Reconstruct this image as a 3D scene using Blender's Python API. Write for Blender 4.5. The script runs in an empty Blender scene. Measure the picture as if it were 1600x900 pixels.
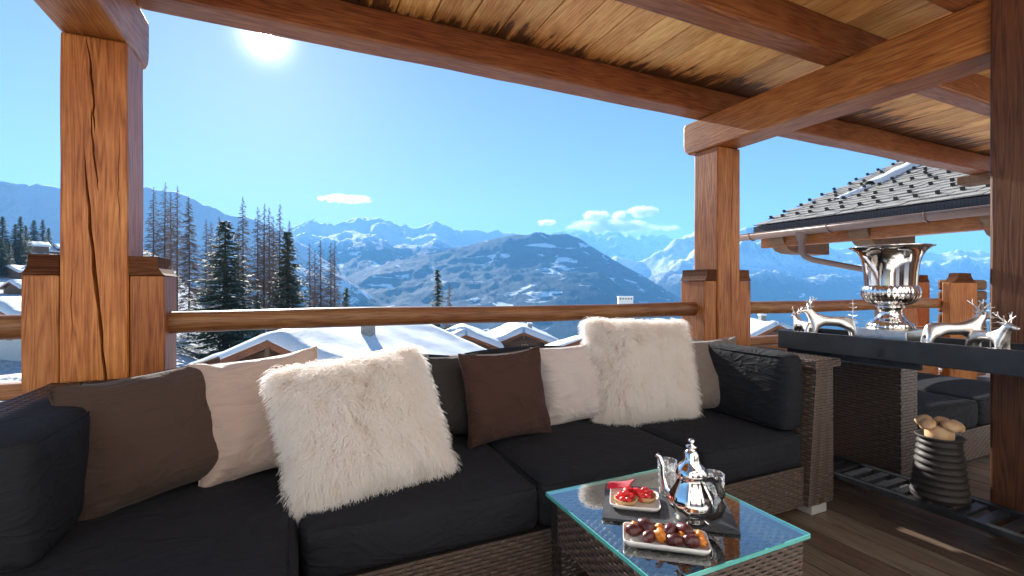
import bpy, bmesh, math, random
import numpy as np
from mathutils import Vector, Matrix, Euler, noise as mnoise

random.seed(7)
R = math.radians
scene = bpy.context.scene
C = scene.collection

# ------------------------------------------------------------------ camera
TH = R(24.6); F = 732.0; CAMZ = 1.15
cam_data = bpy.data.cameras.new('camera')
cam = bpy.data.objects.new('camera', cam_data); C.objects.link(cam)
cam.location = (0, 0, CAMZ)
cam.rotation_euler = (R(90), 0, -TH)
cam_data.sensor_width = 36.0
cam_data.lens = 36.0 * F / 1600.0
cam_data.clip_start = 0.05
cam_data.clip_end = 90000
scene.camera = cam

# ------------------------------------------------------------------ sky and sun
SUN_AZ = R(-3.1)          # from +Y towards +X
SUN_EL = R(25.5)
SUN_DIR = Vector((math.sin(SUN_AZ) * math.cos(SUN_EL), math.cos(SUN_AZ) * math.cos(SUN_EL), math.sin(SUN_EL)))
world = bpy.data.worlds.new('World'); scene.world = world
world.use_nodes = True
wn = world.node_tree; wn.nodes.clear()
sky = wn.nodes.new('ShaderNodeTexSky'); sky.sky_type = 'NISHITA'
sky.sun_disc = False
sky.sun_elevation = SUN_EL
sky.sun_rotation = SUN_AZ
sky.altitude = 1500; sky.air_density = 1.0; sky.dust_density = 0.28; sky.ozone_density = 0.7; sky.air_density = 0.8
bg = wn.nodes.new('ShaderNodeBackground'); bg.inputs['Strength'].default_value = 0.05
wo = wn.nodes.new('ShaderNodeOutputWorld')
# the sun's own disc in the sky (the lamp below gives its light)
geo = wn.nodes.new('ShaderNodeTexCoord')
dot = wn.nodes.new('ShaderNodeVectorMath'); dot.operation = 'DOT_PRODUCT'
dot.inputs[1].default_value = SUN_DIR
wn.links.new(geo.outputs['Generated'], dot.inputs[0])
mr = wn.nodes.new('ShaderNodeMapRange'); mr.interpolation_type = 'SMOOTHSTEP'
mr.inputs['From Min'].default_value = math.cos(R(0.75)); mr.inputs['From Max'].default_value = math.cos(R(0.4))
wn.links.new(dot.outputs['Value'], mr.inputs['Value'])
mul = wn.nodes.new('ShaderNodeMath'); mul.operation = 'MULTIPLY'; mul.inputs[1].default_value = 12.0
wn.links.new(mr.outputs['Result'], mul.inputs[0])
bg2 = wn.nodes.new('ShaderNodeBackground'); bg2.inputs['Color'].default_value = (1, 0.96, 0.88, 1)
# aureole: light scattered forward round the disc
au = wn.nodes.new('ShaderNodeMapRange'); au.inputs['From Min'].default_value = math.cos(R(9)); au.inputs['From Max'].default_value = 1.0
wn.links.new(dot.outputs['Value'], au.inputs['Value'])
pw = wn.nodes.new('ShaderNodeMath'); pw.operation = 'POWER'; pw.inputs[1].default_value = 22.0; wn.links.new(au.outputs['Result'], pw.inputs[0])
ma = wn.nodes.new('ShaderNodeMath'); ma.operation = 'MULTIPLY_ADD'; ma.inputs[1].default_value = 0.8
wn.links.new(pw.outputs[0], ma.inputs[0]); wn.links.new(mul.outputs['Value'], ma.inputs[2])
wn.links.new(ma.outputs[0], bg2.inputs['Strength'])
wadd = wn.nodes.new('ShaderNodeAddShader')
wn.links.new(sky.outputs['Color'], bg.inputs['Color'])
wn.links.new(bg.outputs[0], wadd.inputs[0]); wn.links.new(bg2.outputs[0], wadd.inputs[1])
wn.links.new(wadd.outputs[0], wo.inputs['Surface'])

sun_d = bpy.data.lights.new('sun', 'SUN'); sun_d.energy = 5.0; sun_d.angle = R(0.55); sun_d.color = (1.0, 0.95, 0.88)
sun = bpy.data.objects.new('sun', sun_d); C.objects.link(sun)
sun.rotation_euler = SUN_DIR.to_track_quat('Z', 'Y').to_euler()
sun.location = (0, 0, 30)

scene.view_settings.view_transform = 'Standard'
scene.view_settings.look = 'None'
scene.view_settings.exposure = 1.72
scene.view_settings.gamma = 1.0
scene.view_settings.use_curve_mapping = False
scene.render.engine = 'CYCLES'
scene.cycles.use_denoising = True
scene.cycles.max_bounces = 10
scene.cycles.diffuse_bounces = 5
scene.cycles.transparent_max_bounces = 24
scene.cycles.volume_bounces = 2
scene.cycles.sample_clamp_indirect = 8.0
scene.cycles.caustics_reflective = False
scene.cycles.caustics_refractive = False

# ------------------------------------------------------------------ helpers
FWD = Vector((math.sin(TH), math.cos(TH), 0)); RGT = Vector((math.cos(TH), -math.sin(TH), 0)); UP = Vector((0, 0, 1))
CAM = Vector((0, 0, CAMZ))
def at(px, py, Y=None, X=None, Z=None, d=None):
    v = FWD + RGT * ((px - 800) / F) + UP * ((450 - py) / F)
    if d is not None: t = d
    elif Y is not None: t = Y / v.y
    elif X is not None: t = X / v.x
    else: t = (Z - CAMZ) / v.z
    return CAM + v * t

class MB:
    def __init__(s): s.v = []; s.f = []; s.sm = []
    def add(s, vs, fs, smooth=False):
        b = len(s.v); s.v.extend([tuple(q) for q in vs])
        s.f.extend([tuple(i + b for i in f) for f in fs]); s.sm.extend([smooth] * len(fs))
    def box(s, x0, x1, y0, y1, z0, z1, bv=0.0, M=None):
        if bv <= 0:
            vs = [(x, y, z) for z in (z0, z1) for y in (y0, y1) for x in (x0, x1)]
            fs = [(0, 2, 3, 1), (4, 5, 7, 6), (0, 1, 5, 4), (2, 6, 7, 3), (0, 4, 6, 2), (1, 3, 7, 5)]
        else:
            bm = bmesh.new(); bmesh.ops.create_cube(bm, size=1)
            for v in bm.verts:
                v.co = Vector(((x0 + x1) / 2 + v.co.x * (x1 - x0), (y0 + y1) / 2 + v.co.y * (y1 - y0), (z0 + z1) / 2 + v.co.z * (z1 - z0)))
            bmesh.ops.bevel(bm, geom=list(bm.edges), offset=bv, segments=2, profile=0.6, affect='EDGES')
            bm.verts.index_update()
            vs = [v.co.copy() for v in bm.verts]; fs = [[v.index for v in f.verts] for f in bm.faces]; bm.free()
        if M is not None: vs = [M @ Vector(v) for v in vs]
        s.add(vs, fs)
    def tube(s, pts, rad, n=8, caps=True, smooth=True):
        pts = [Vector(p) for p in pts]
        if not hasattr(rad, '__len__'): rad = [rad] * len(pts)
        vs = []; fs = []
        ref = None
        for i, p in enumerate(pts):
            t = (pts[min(i + 1, len(pts) - 1)] - pts[max(i - 1, 0)])
            if t.length < 1e-9: t = Vector((0, 0, 1))
            t.normalize()
            if ref is None:
                ref = Vector((0, 0, 1)) if abs(t.z) < 0.9 else Vector((1, 0, 0))
            a = t.cross(ref); 
            if a.length < 1e-6: a = t.cross(Vector((0, 1, 0)))
            a.normalize(); b = t.cross(a).normalized(); ref = -b if False else ref
            for k in range(n):
                an = 2 * math.pi * k / n
                vs.append(p + (a * math.cos(an) + b * math.sin(an)) * rad[i])
        m = len(pts)
        for i in range(m - 1):
            for k in range(n):
                k2 = (k + 1) % n
                fs.append((i * n + k, i * n + k2, (i + 1) * n + k2, (i + 1) * n + k))
        s.add(vs, fs, smooth)
        if caps:
            s.add(vs[:n], [tuple(range(n))][::1]); s.add(vs[-n:], [tuple(range(n - 1, -1, -1))])
    def lathe(s, prof, n=48, M=None, flute=None, smooth=True):
        vs = []; fs = []
        for i, (r, z) in enumerate(prof):
            for k in range(n):
                a = 2 * math.pi * k / n
                rr = r * (flute(i, a) if flute else 1)
                vs.append(Vector((rr * math.cos(a), rr * math.sin(a), z)))
        for i in range(len(prof) - 1):
            for k in range(n):
                k2 = (k + 1) % n
                fs.append((i * n + k, i * n + k2, (i + 1) * n + k2, (i + 1) * n + k))
        if M is not None: vs = [M @ v for v in vs]
        s.add(vs, fs, smooth)
    def prism(s, poly, depth, M):
        """poly in local XZ, extruded along local +Y by depth"""
        n = len(poly)
        vs = [M @ Vector((x, 0, z)) for x, z in poly] + [M @ Vector((x, depth, z)) for x, z in poly]
        fs = [tuple(range(n)), tuple(range(2 * n - 1, n - 1, -1))]
        fs += [(i, i + n, (i + 1) % n + n, (i + 1) % n) for i in range(n)]
        s.add(vs, fs)
    def mesh(s, name):
        me = bpy.data.meshes.new(name); me.from_pydata(s.v, [], s.f)
        me.polygons.foreach_set('use_smooth', s.sm); me.update()
        return me
    def build(s, name, mat, parent=None):
        me = s.mesh(name); me.materials.append(mat)
        return link(name, me, parent)

def link(name, data, parent=None):
    o = bpy.data.objects.new(name, data); C.objects.link(o)
    if parent is not None: o.parent = parent
    return o
def tag(o, label, cat, group=None, kind=None):
    o['label'] = label; o['category'] = cat
    if group: o['group'] = group
    if kind: o['kind'] = kind
    return o
def empty(name, loc=(0, 0, 0), rz=0):
    o = bpy.data.objects.new(name, None); C.objects.link(o); o.location = loc; o.rotation_euler.z = rz
    o.empty_display_size = 0.1
    return o
def struct(o): o['kind'] = 'structure'; return o
def fixnormals(o):
    bm = bmesh.new(); bm.from_mesh(o.data); bmesh.ops.recalc_face_normals(bm, faces=bm.faces); bm.to_mesh(o.data); bm.free()
    return o

# numpy value noise -------------------------------------------------
def _hash(ix, iy, iz):
    n = (ix.astype(np.int64) * 374761393 + iy.astype(np.int64) * 668265263 + iz.astype(np.int64) * 2147483647) & 0x7fffffff
    n = ((n ^ (n >> 13)) * 1274126177) & 0x7fffffff
    return ((n ^ (n >> 16)) & 0xffff) / 65535.0
def vnoise(x, y, z=0.0):
    x = np.asarray(x, float); y = np.asarray(y, float); z = np.zeros_like(x) + z
    x0 = np.floor(x); y0 = np.floor(y); z0 = np.floor(z)
    fx, fy, fz = x - x0, y - y0, z - z0
    u, v, w = [t * t * t * (t * (t * 6 - 15) + 10) for t in (fx, fy, fz)]
    r = 0
    for dx in (0, 1):
        for dy in (0, 1):
            for dz in (0, 1):
                r = r + _hash(x0 + dx, y0 + dy, z0 + dz) * (u if dx else 1 - u) * (v if dy else 1 - v) * (w if dz else 1 - w)
    return r * 2 - 1
def fbm(x, y, z=0.0, o=5, g=0.5):
    a = 1; s = 0; f = 1
    for i in range(o):
        s = s + a * vnoise(x * f + 17.3 * i, y * f - 9.1 * i, z * f + 3.7 * i); a *= g; f *= 2.03
    return s
def ridged(x, y, z=0.0, o=5, g=0.5):
    a = 1; s = 0; f = 1; w = 1
    for i in range(o):
        n = (1 - np.abs(vnoise(x * f + 11.3 * i, y * f + 5.1 * i, z * f))) ** 2
        s = s + a * n * w; w = np.clip(n * 1.6, 0, 1); a *= g; f *= 2.07
    return s

# ------------------------------------------------------------------ materials
def new_mat(name):
    m = bpy.data.materials.new(name); m.use_nodes = True
    nt = m.node_tree; bs = nt.nodes['Principled BSDF']
    return m, nt, bs
def N(nt, t, **kw):
    n = nt.nodes.new(t)
    for k, v in kw.items():
        if k in n.inputs.keys(): n.inputs[k].default_value = v
        else: setattr(n, k, v)
    return n
def ramp(nt, src, stops, interp='LINEAR'):
    r = nt.nodes.new('ShaderNodeValToRGB'); r.color_ramp.interpolation = interp
    el = r.color_ramp.elements
    while len(el) < len(stops): el.new(0.5)
    for e, (p, c) in zip(el, stops):
        e.position = p; e.color = (*c, 1) if len(c) == 3 else c
    nt.links.new(src, r.inputs['Fac']); return r
def mixc(nt, fac, a, b, mode='MIX'):
    m = nt.nodes.new('ShaderNodeMix'); m.data_type = 'RGBA'; m.blend_type = mode
    for s, v in ((m.inputs[0], fac), (m.inputs[6], a), (m.inputs[7], b)):
        if hasattr(v, 'links') or hasattr(v, 'is_linked'): nt.links.new(v, s)
        else: s.default_value = v if not isinstance(v, tuple) else (*v, 1)[:4]
    return m.outputs[2]
def math_(nt, op, a, b=None, c=None, clamp=False):
    m = nt.nodes.new('ShaderNodeMath'); m.operation = op; m.use_clamp = clamp
    for i, v in enumerate((a, b, c)):
        if v is None: continue
        if hasattr(v, 'is_linked'): nt.links.new(v, m.inputs[i])
        else: m.inputs[i].default_value = v
    return m.outputs[0]
def maprange(nt, v, a, b, c=0.0, d=1.0):
    m = nt.nodes.new('ShaderNodeMapRange'); nt.links.new(v, m.inputs['Value'])
    m.inputs['From Min'].default_value = a; m.inputs['From Max'].default_value = b
    m.inputs['To Min'].default_value = c; m.inputs['To Max'].default_value = d
    return m.outputs[0]
def bump(nt, bs, h, strength=0.3, dist=0.01):
    b = nt.nodes.new('ShaderNodeBump'); b.inputs['Strength'].default_value = strength; b.inputs['Distance'].default_value = dist
    nt.links.new(h, b.inputs['Height']); nt.links.new(b.outputs[0], bs.inputs['Normal'])

def wood(name, axis, dark, mid, light, rough=0.42, ring=9.0, stain=None, knots=True, dirt=0.25, spec=0.4):
    m, nt, bs = new_mat(name)
    tc = N(nt, 'ShaderNodeTexCoord'); oi = N(nt, 'ShaderNodeObjectInfo')
    off = N(nt, 'ShaderNodeVectorMath', operation='SCALE'); off.inputs[0].default_value = (7.3, 3.1, 5.7)
    nt.links.new(oi.outputs['Random'], off.inputs['Scale'])
    ad = N(nt, 'ShaderNodeVectorMath', operation='ADD')
    nt.links.new(tc.outputs['Object'], ad.inputs[0]); nt.links.new(off.outputs[0], ad.inputs[1])
    sc = [1, 1, 1]; sc['XYZ'.index(axis)] = 0.045
    mp = N(nt, 'ShaderNodeMapping'); mp.inputs['Scale'].default_value = sc
    nt.links.new(ad.outputs[0], mp.inputs['Vector'])
    n1 = N(nt, 'ShaderNodeTexNoise', Scale=ring, Detail=3.0, Roughness=0.55)
    nt.links.new(mp.outputs[0], n1.inputs['Vector'])
    # contour lines of a stretched noise read as cathedral grain
    k = math_(nt, 'MULTIPLY', n1.outputs['Fac'], 19.0)
    fr = math_(nt, 'PINGPONG', k, 0.5)
    n2 = N(nt, 'ShaderNodeTexNoise', Scale=130.0, Detail=3.0, Roughness=0.7)
    nt.links.new(mp.outputs[0], n2.inputs['Vector'])
    n3 = N(nt, 'ShaderNodeTexNoise', Scale=2.3, Detail=4.0, Roughness=0.6)
    nt.links.new(ad.outputs[0], n3.inputs['Vector'])
    g = math_(nt, 'ADD', math_(nt, 'MULTIPLY', fr, 0.5), math_(nt, 'MULTIPLY', n2.outputs['Fac'], 0.62))
    g = math_(nt, 'ADD', g, math_(nt, 'MULTIPLY', n3.outputs['Fac'], 0.35))
    rp = ramp(nt, g, [(0.36, dark), (0.58, mid), (0.92, light)])
    col = rp.outputs['Color']
    if knots:
        sk = [2.6, 2.6, 2.6]; sk['XYZ'.index(axis)] = 1.15
        mk = N(nt, 'ShaderNodeMapping'); mk.inputs['Scale'].default_value = sk
        nt.links.new(ad.outputs[0], mk.inputs['Vector'])
        vo = N(nt, 'ShaderNodeTexVoronoi', Scale=1.0); nt.links.new(mk.outputs[0], vo.inputs['Vector'])
        kf = maprange(nt, vo.outputs['Distance'], 0.05, 0.14, 0.9, 0.0)
        col = mixc(nt, kf, col, tuple(c * 0.45 for c in dark))
    big = N(nt, 'ShaderNodeTexNoise', Scale=1.1, Detail=5.0, Roughness=0.65); nt.links.new(ad.outputs[0], big.inputs['Vector'])
    col = mixc(nt, maprange(nt, big.outputs['Fac'], 0.42, 0.72, 0.0, dirt), col, tuple(c * 0.5 for c in dark))
    v2 = N(nt, 'ShaderNodeTexNoise', Scale=1.6, Detail=4.0, Roughness=0.6); mv = N(nt, 'ShaderNodeMapping'); mv.inputs['Scale'].default_value = [0.5 if a == axis else 1.6 for a in 'XYZ']
    nt.links.new(ad.outputs[0], mv.inputs['Vector']); nt.links.new(mv.outputs[0], v2.inputs['Vector'])
    col = mixc(nt, maprange(nt, v2.outputs['Fac'], 0.38, 0.64, 0.0, 1.0), col, mixc(nt, 1.0, col, (1.22, 1.5, 1.55), 'MULTIPLY'))
    if stain:
        col = stain(nt, tc, col)
    hs = N(nt, 'ShaderNodeHueSaturation'); nt.links.new(col, hs.inputs['Color'])
    nt.links.new(maprange(nt, oi.outputs['Random'], 0, 1, 0.82, 1.15), hs.inputs['Value'])
    nt.links.new(hs.outputs[0], bs.inputs['Base Color'])
    bs.inputs['Specular IOR Level'].default_value = spec
    nt.links.new(maprange(nt, g, 0.2, 1.1, rough + 0.12, rough - 0.08), bs.inputs['Roughness'])
    bump(nt, bs, g, 0.35, 0.004)
    return m

def cloth(name, col, var=0.12, scale=900.0, rough=0.9, sheen=0.3, trans=0.0):
    m, nt, bs = new_mat(name)
    tc = N(nt, 'ShaderNodeTexCoord')
    n = N(nt, 'ShaderNodeTexNoise', Scale=scale, Detail=2.0); nt.links.new(tc.outputs['Object'], n.inputs['Vector'])
    b = N(nt, 'ShaderNodeTexNoise', Scale=7.0, Detail=4.0); nt.links.new(tc.outputs['Object'], b.inputs['Vector'])
    f = math_(nt, 'ADD', math_(nt, 'MULTIPLY', n.outputs['Fac'], 0.6), math_(nt, 'MULTIPLY', b.outputs['Fac'], 0.6))
    rp = ramp(nt, f, [(0.3, tuple(c * (1 - var) for c in col)), (0.9, tuple(min(1, c * (1 + var)) for c in col))])
    nt.links.new(rp.outputs[0], bs.inputs['Base Color'])
    bs.inputs['Roughness'].default_value = rough; bs.inputs['Sheen Weight'].default_value = sheen
    bs.inputs['Specular IOR Level'].default_value = 0.25
    mf = N(nt, 'ShaderNodeMapping'); mf.inputs['Scale'].default_value = (1.0, 1.0, 2.2); mf.inputs['Rotation'].default_value = (0.4, 0.7, 0.5); nt.links.new(tc.outputs['Object'], mf.inputs['Vector'])
    fo_ = N(nt, 'ShaderNodeTexNoise', Scale=5.5, Detail=3.0, Roughness=0.45, Distortion=1.2); nt.links.new(mf.outputs[0], fo_.inputs['Vector'])
    fold = math_(nt, 'POWER', math_(nt, 'SUBTRACT', 1.0, math_(nt, 'ABSOLUTE', math_(nt, 'MULTIPLY', math_(nt, 'SUBTRACT', fo_.outputs['Fac'], 0.5), 5.0)), clamp=True), 2.0)
    hgt = math_(nt, 'ADD', math_(nt, 'MULTIPLY', f, 0.12), fold)
    bump(nt, bs, hgt, 0.36, 0.012)
    return m

def simple(name, col, rough=0.5, metal=0.0, noise_amt=0.1, scale=20.0, bumpd=0.0, spec=0.5, rvar=0.1):
    m, nt, bs = new_mat(name)
    tc = N(nt, 'ShaderNodeTexCoord')
    n = N(nt, 'ShaderNodeTexNoise', Scale=scale, Detail=5.0, Roughness=0.6); nt.links.new(tc.outputs['Object'], n.inputs['Vector'])
    rp = ramp(nt, n.outputs['Fac'], [(0.3, tuple(c * (1 - noise_amt) for c in col)), (0.75, tuple(min(1, c * (1 + noise_amt)) for c in col))])
    nt.links.new(rp.outputs[0], bs.inputs['Base Color'])
    nt.links.new(maprange(nt, n.outputs['Fac'], 0.3, 0.75, max(0, rough - rvar), min(1, rough + rvar)), bs.inputs['Roughness'])
    bs.inputs['Metallic'].default_value = metal; bs.inputs['Specular IOR Level'].default_value = spec
    if bumpd: bump(nt, bs, n.outputs['Fac'], 0.5, bumpd)
    return m

def stain_ceiling(nt, tc, col):
    sx = N(nt, 'ShaderNodeSeparateXYZ'); geo = N(nt, 'ShaderNodeNewGeometry'); nt.links.new(geo.outputs['Position'], sx.inputs[0])
    mp = N(nt, 'ShaderNodeMapping'); mp.inputs['Scale'].default_value = (24, 3.2, 1); nt.links.new(geo.outputs['Position'], mp.inputs['Vector'])
    n = N(nt, 'ShaderNodeTexNoise', Scale=1.0, Detail=5.0, Roughness=0.7); nt.links.new(mp.outputs[0], n.inputs['Vector'])
    n2 = N(nt, 'ShaderNodeTexNoise', Scale=1.7, Detail=3.0); nt.links.new(geo.outputs['Position'], n2.inputs['Vector'])
    # water marks creeping from the eave purlin inwards, farther in some boards
    near = maprange(nt, sx.outputs['Y'], 2.05, 2.74, -0.55, 0.10)
    far = maprange(nt, sx.outputs['X'], 2.0, 3.3, 0.0, 0.22)
    s = math_(nt, 'ADD', math_(nt, 'ADD', n.outputs['Fac'], near), math_(nt, 'MULTIPLY', math_(nt, 'SUBTRACT', n2.outputs['Fac'], 0.45), 0.7))
    s = math_(nt, 'ADD', s, math_(nt, 'MULTIPLY', far, 0.6))
    warm = maprange(nt, s, 0.30, 0.58, 0.0, 0.8)
    col = mixc(nt, warm, col, (0.46, 0.17, 0.035))
    f = maprange(nt, s, 0.54, 0.64, 0.0, 0.9)
    c1 = mixc(nt, f, col, (0.06, 0.018, 0.007))
    return c1

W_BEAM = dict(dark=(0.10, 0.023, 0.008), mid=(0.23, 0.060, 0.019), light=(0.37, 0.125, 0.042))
W_POST = dict(dark=(0.15, 0.036, 0.008), mid=(0.35, 0.102, 0.021), light=(0.54, 0.205, 0.058))
M = {}
M['wood_z'] = wood('post timber', 'Z', **W_POST)
M['wood_y'] = wood('crossbeam timber', 'Y', **W_POST)
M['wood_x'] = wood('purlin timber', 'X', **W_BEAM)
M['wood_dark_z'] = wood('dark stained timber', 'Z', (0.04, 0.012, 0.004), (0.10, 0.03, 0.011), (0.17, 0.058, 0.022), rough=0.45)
M['cap'] = wood('weathered cap', 'X', (0.035, 0.012, 0.006), (0.085, 0.028, 0.012), (0.14, 0.055, 0.025), knots=False, rough=0.8, spec=0.1)
M['rail'] = wood('rail timber', 'X', (0.09, 0.03, 0.012), (0.22, 0.08, 0.028), (0.36, 0.16, 0.065), rough=0.42)
M['ceiling'] = wood('ceiling board', 'Y', (0.46, 0.165, 0.04), (0.74, 0.34, 0.105), (0.88, 0.52, 0.22), rough=0.5, stain=stain_ceiling, dirt=0.12)
M['deck'] = wood('deck board', 'Y', (0.055, 0.033, 0.023), (0.11, 0.071, 0.049), (0.175, 0.12, 0.087), rough=0.5, knots=False)
M['chalet_wood'] = wood('chalet cladding', 'X', (0.07, 0.03, 0.015), (0.16, 0.075, 0.04), (0.26, 0.14, 0.08), rough=0.75)
M['black_cloth'] = cloth('black cushion cloth', (0.0125, 0.014, 0.019), 0.25, sheen=0.0)
M['brown_cloth'] = cloth('dark brown cloth', (0.058, 0.036, 0.028), 0.15, sheen=0.1)
M['plum_cloth'] = cloth('brown linen', (0.048, 0.023, 0.018), 0.15, sheen=0.05)
M['grey_cloth'] = cloth('charcoal cloth', (0.033, 0.030, 0.030), 0.15, sheen=0.05)
M['beige_cloth'] = cloth('beige satin cloth', (0.38, 0.29, 0.25), 0.08, rough=0.6, sheen=0.5)
M['pale_cloth'] = cloth('pale grey cloth', (0.46, 0.41, 0.40), 0.08, rough=0.7, sheen=0.4)
M['taupe_cloth'] = cloth('taupe cloth', (0.16, 0.13, 0.115), 0.1, rough=0.7)
M['wicker'] = simple('brown synthetic wicker', (0.095, 0.066, 0.052), 0.38, noise_amt=0.3, scale=60, spec=0.5)
M['wicker_dark'] = simple('dark synthetic wicker', (0.035, 0.027, 0.024), 0.3, noise_amt=0.3, scale=60, spec=0.6)
M['wicker_gap'] = simple('wicker gap', (0.012, 0.009, 0.008), 0.7)
M['black_metal'] = simple('black painted wood', (0.017, 0.019, 0.022), 0.36, noise_amt=0.25, scale=14)
M['foot'] = simple('pale metal foot', (0.55, 0.54, 0.52), 0.4, metal=0.3, noise_amt=0.05)
M['silver'] = simple('polished silver', (0.82, 0.79, 0.76), 0.09, metal=1.0, noise_amt=0.04, rvar=0.04)
M['alu'] = simple('polished aluminium', (0.80, 0.76, 0.72), 0.33, metal=1.0, noise_amt=0.06, scale=30, rvar=0.08, bumpd=0.001)
M['dark_handle'] = simple('dark tarnished handle', (0.05, 0.045, 0.045), 0.3, metal=0.7)
M['slate'] = simple('slate', (0.035, 0.038, 0.043), 0.5, noise_amt=0.35, scale=35, bumpd=0.002)
M['ceramic'] = simple('white porcelain', (0.80, 0.77, 0.73), 0.18, noise_amt=0.02)
M['date'] = simple('dried date skin', (0.085, 0.018, 0.018), 0.3, noise_amt=0.5, scale=70, bumpd=0.004)
M['apricot'] = simple('dried apricot', (0.62, 0.20, 0.02), 0.4, noise_amt=0.25, scale=60, bumpd=0.002)
M['berry'] = simple('red fruit', (0.66, 0.03, 0.03), 0.22, noise_amt=0.3, scale=50)
M['pastry'] = simple('tart crust', (0.55, 0.33, 0.15), 0.7, noise_amt=0.2, scale=90, bumpd=0.002)
M['napkin'] = cloth('crimson paper', (0.48, 0.015, 0.045), 0.1)
M['vase'] = simple('brown ribbed ceramic', (0.017, 0.012, 0.010), 0.65, noise_amt=0.25, scale=18)
M['copper'] = simple('brown painted gutter', (0.20, 0.135, 0.115), 0.4, metal=0.2, noise_amt=0.12, scale=6)
M['tile'] = simple('stone roof tile', (0.33, 0.31, 0.28), 0.75, noise_amt=0.35, scale=5, bumpd=0.006)
M['iron'] = simple('black iron', (0.018, 0.018, 0.02), 0.55)
M['fascia'] = simple('grey fascia', (0.09, 0.08, 0.085), 0.6)
M['roofing'] = simple('roof felt', (0.06, 0.055, 0.05), 0.8)
M['bark'] = simple('larch bark', (0.13, 0.088, 0.068), 0.9, noise_amt=0.4, scale=4)
M['twig'] = simple('larch twigs', (0.21, 0.135, 0.095), 0.9, noise_amt=0.35, scale=1.2)
M['needles'] = simple('spruce needles', (0.13, 0.16, 0.09), 0.75, noise_amt=0.5, scale=1.3)
M['plaster'] = simple('pale render', (0.80, 0.77, 0.71), 0.9, noise_amt=0.06, scale=3)
M['window_glass'] = simple('window glass', (0.03, 0.04, 0.05), 0.06, noise_amt=0.1)
M['window_frame'] = simple('pale window frame', (0.52, 0.36, 0.16), 0.6)

def wax():
    m, nt, bs = new_mat('candle wax')
    bs.inputs['Base Color'].default_value = (0.62, 0.40, 0.22, 1); bs.inputs['Roughness'].default_value = 0.5
    bs.inputs['Subsurface Weight'].default_value = 0.4; bs.inputs['Subsurface Radius'].default_value = (0.03, 0.015, 0.006); bs.inputs['Subsurface Scale'].default_value = 1.0
    return m
M['wax'] = wax()

def snow_mat(name='snow', scale=0.5, bd=0.12):
    m, nt, bs = new_mat(name)
    tc = N(nt, 'ShaderNodeTexCoord')
    n = N(nt, 'ShaderNodeTexNoise', Scale=scale, Detail=7.0, Roughness=0.55); nt.links.new(tc.outputs['Object'], n.inputs['Vector'])
    rp = ramp(nt, n.outputs['Fac'], [(0.3, (0.78, 0.80, 0.84)), (0.7, (0.90, 0.91, 0.93))])
    nt.links.new(rp.outputs[0], bs.inputs['Base Color']); bs.inputs['Roughness'].default_value = 0.55
    bs.inputs['Specular IOR Level'].default_value = 0.35
    bump(nt, bs, n.outputs['Fac'], 0.6, bd)
    return m
M['snow'] = snow_mat()

def arch_glass(name, tint, refl=1.0, rough=0.0, frost=0.0):
    m, nt, bs = new_mat(name); nt.nodes.remove(bs)
    out = nt.nodes['Material Output']
    tr = N(nt, 'ShaderNodeBsdfTransparent'); tr.inputs[0].default_value = (*tint, 1)
    gl = N(nt, 'ShaderNodeBsdfGlossy'); gl.inputs['Roughness'].default_value = rough; gl.inputs[0].default_value = (1, 1, 1, 1)
    fr = N(nt, 'ShaderNodeFresnel', IOR=1.5)
    geo = N(nt, 'ShaderNodeNewGeometry')
    f = math_(nt, 'MULTIPLY', math_(nt, 'MULTIPLY', fr.outputs[0], refl), math_(nt, 'SUBTRACT', 1.0, geo.outputs['Backfacing']), clamp=True)
    mx = N(nt, 'ShaderNodeMixShader'); nt.links.new(f, mx.inputs[0]); nt.links.new(tr.outputs[0], mx.inputs[1]); nt.links.new(gl.outputs[0], mx.inputs[2])
    if frost:
        dfu = N(nt, 'ShaderNodeBsdfDiffuse'); tl_ = N(nt, 'ShaderNodeBsdfTranslucent'); m2 = N(nt, 'ShaderNodeMixShader'); m2.inputs[0].default_value = 0.5
        dfu.inputs[0].default_value = tl_.inputs[0].default_value = (0.9, 0.92, 0.95, 1)
        nt.links.new(dfu.outputs[0], m2.inputs[1]); nt.links.new(tl_.outputs[0], m2.inputs[2])
        tc = N(nt, 'ShaderNodeTexCoord'); vo = N(nt, 'ShaderNodeTexVoronoi', Scale=90.0); nt.links.new(tc.outputs['Object'], vo.inputs['Vector'])
        m3 = N(nt, 'ShaderNodeMixShader'); nt.links.new(maprange(nt, vo.outputs['Distance'], 0.2, 0.5, frost * 2, frost * 0.4), m3.inputs[0])
        nt.links.new(mx.outputs[0], m3.inputs[1]); nt.links.new(m2.outputs[0], m3.inputs[2]); mx = m3
    nt.links.new(mx.outputs[0], out.inputs['Surface'])
    return m
M['table_glass'] = arch_glass('table glass', (0.86, 0.95, 0.93), 2.6)
M['drink_glass'] = arch_glass('drinking glass', (0.93, 0.95, 0.96), 2.2, frost=0.16)
M['glass_edge'] = simple('green glass edge', (0.10, 0.42, 0.38), 0.12, noise_amt=0.1)

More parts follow.
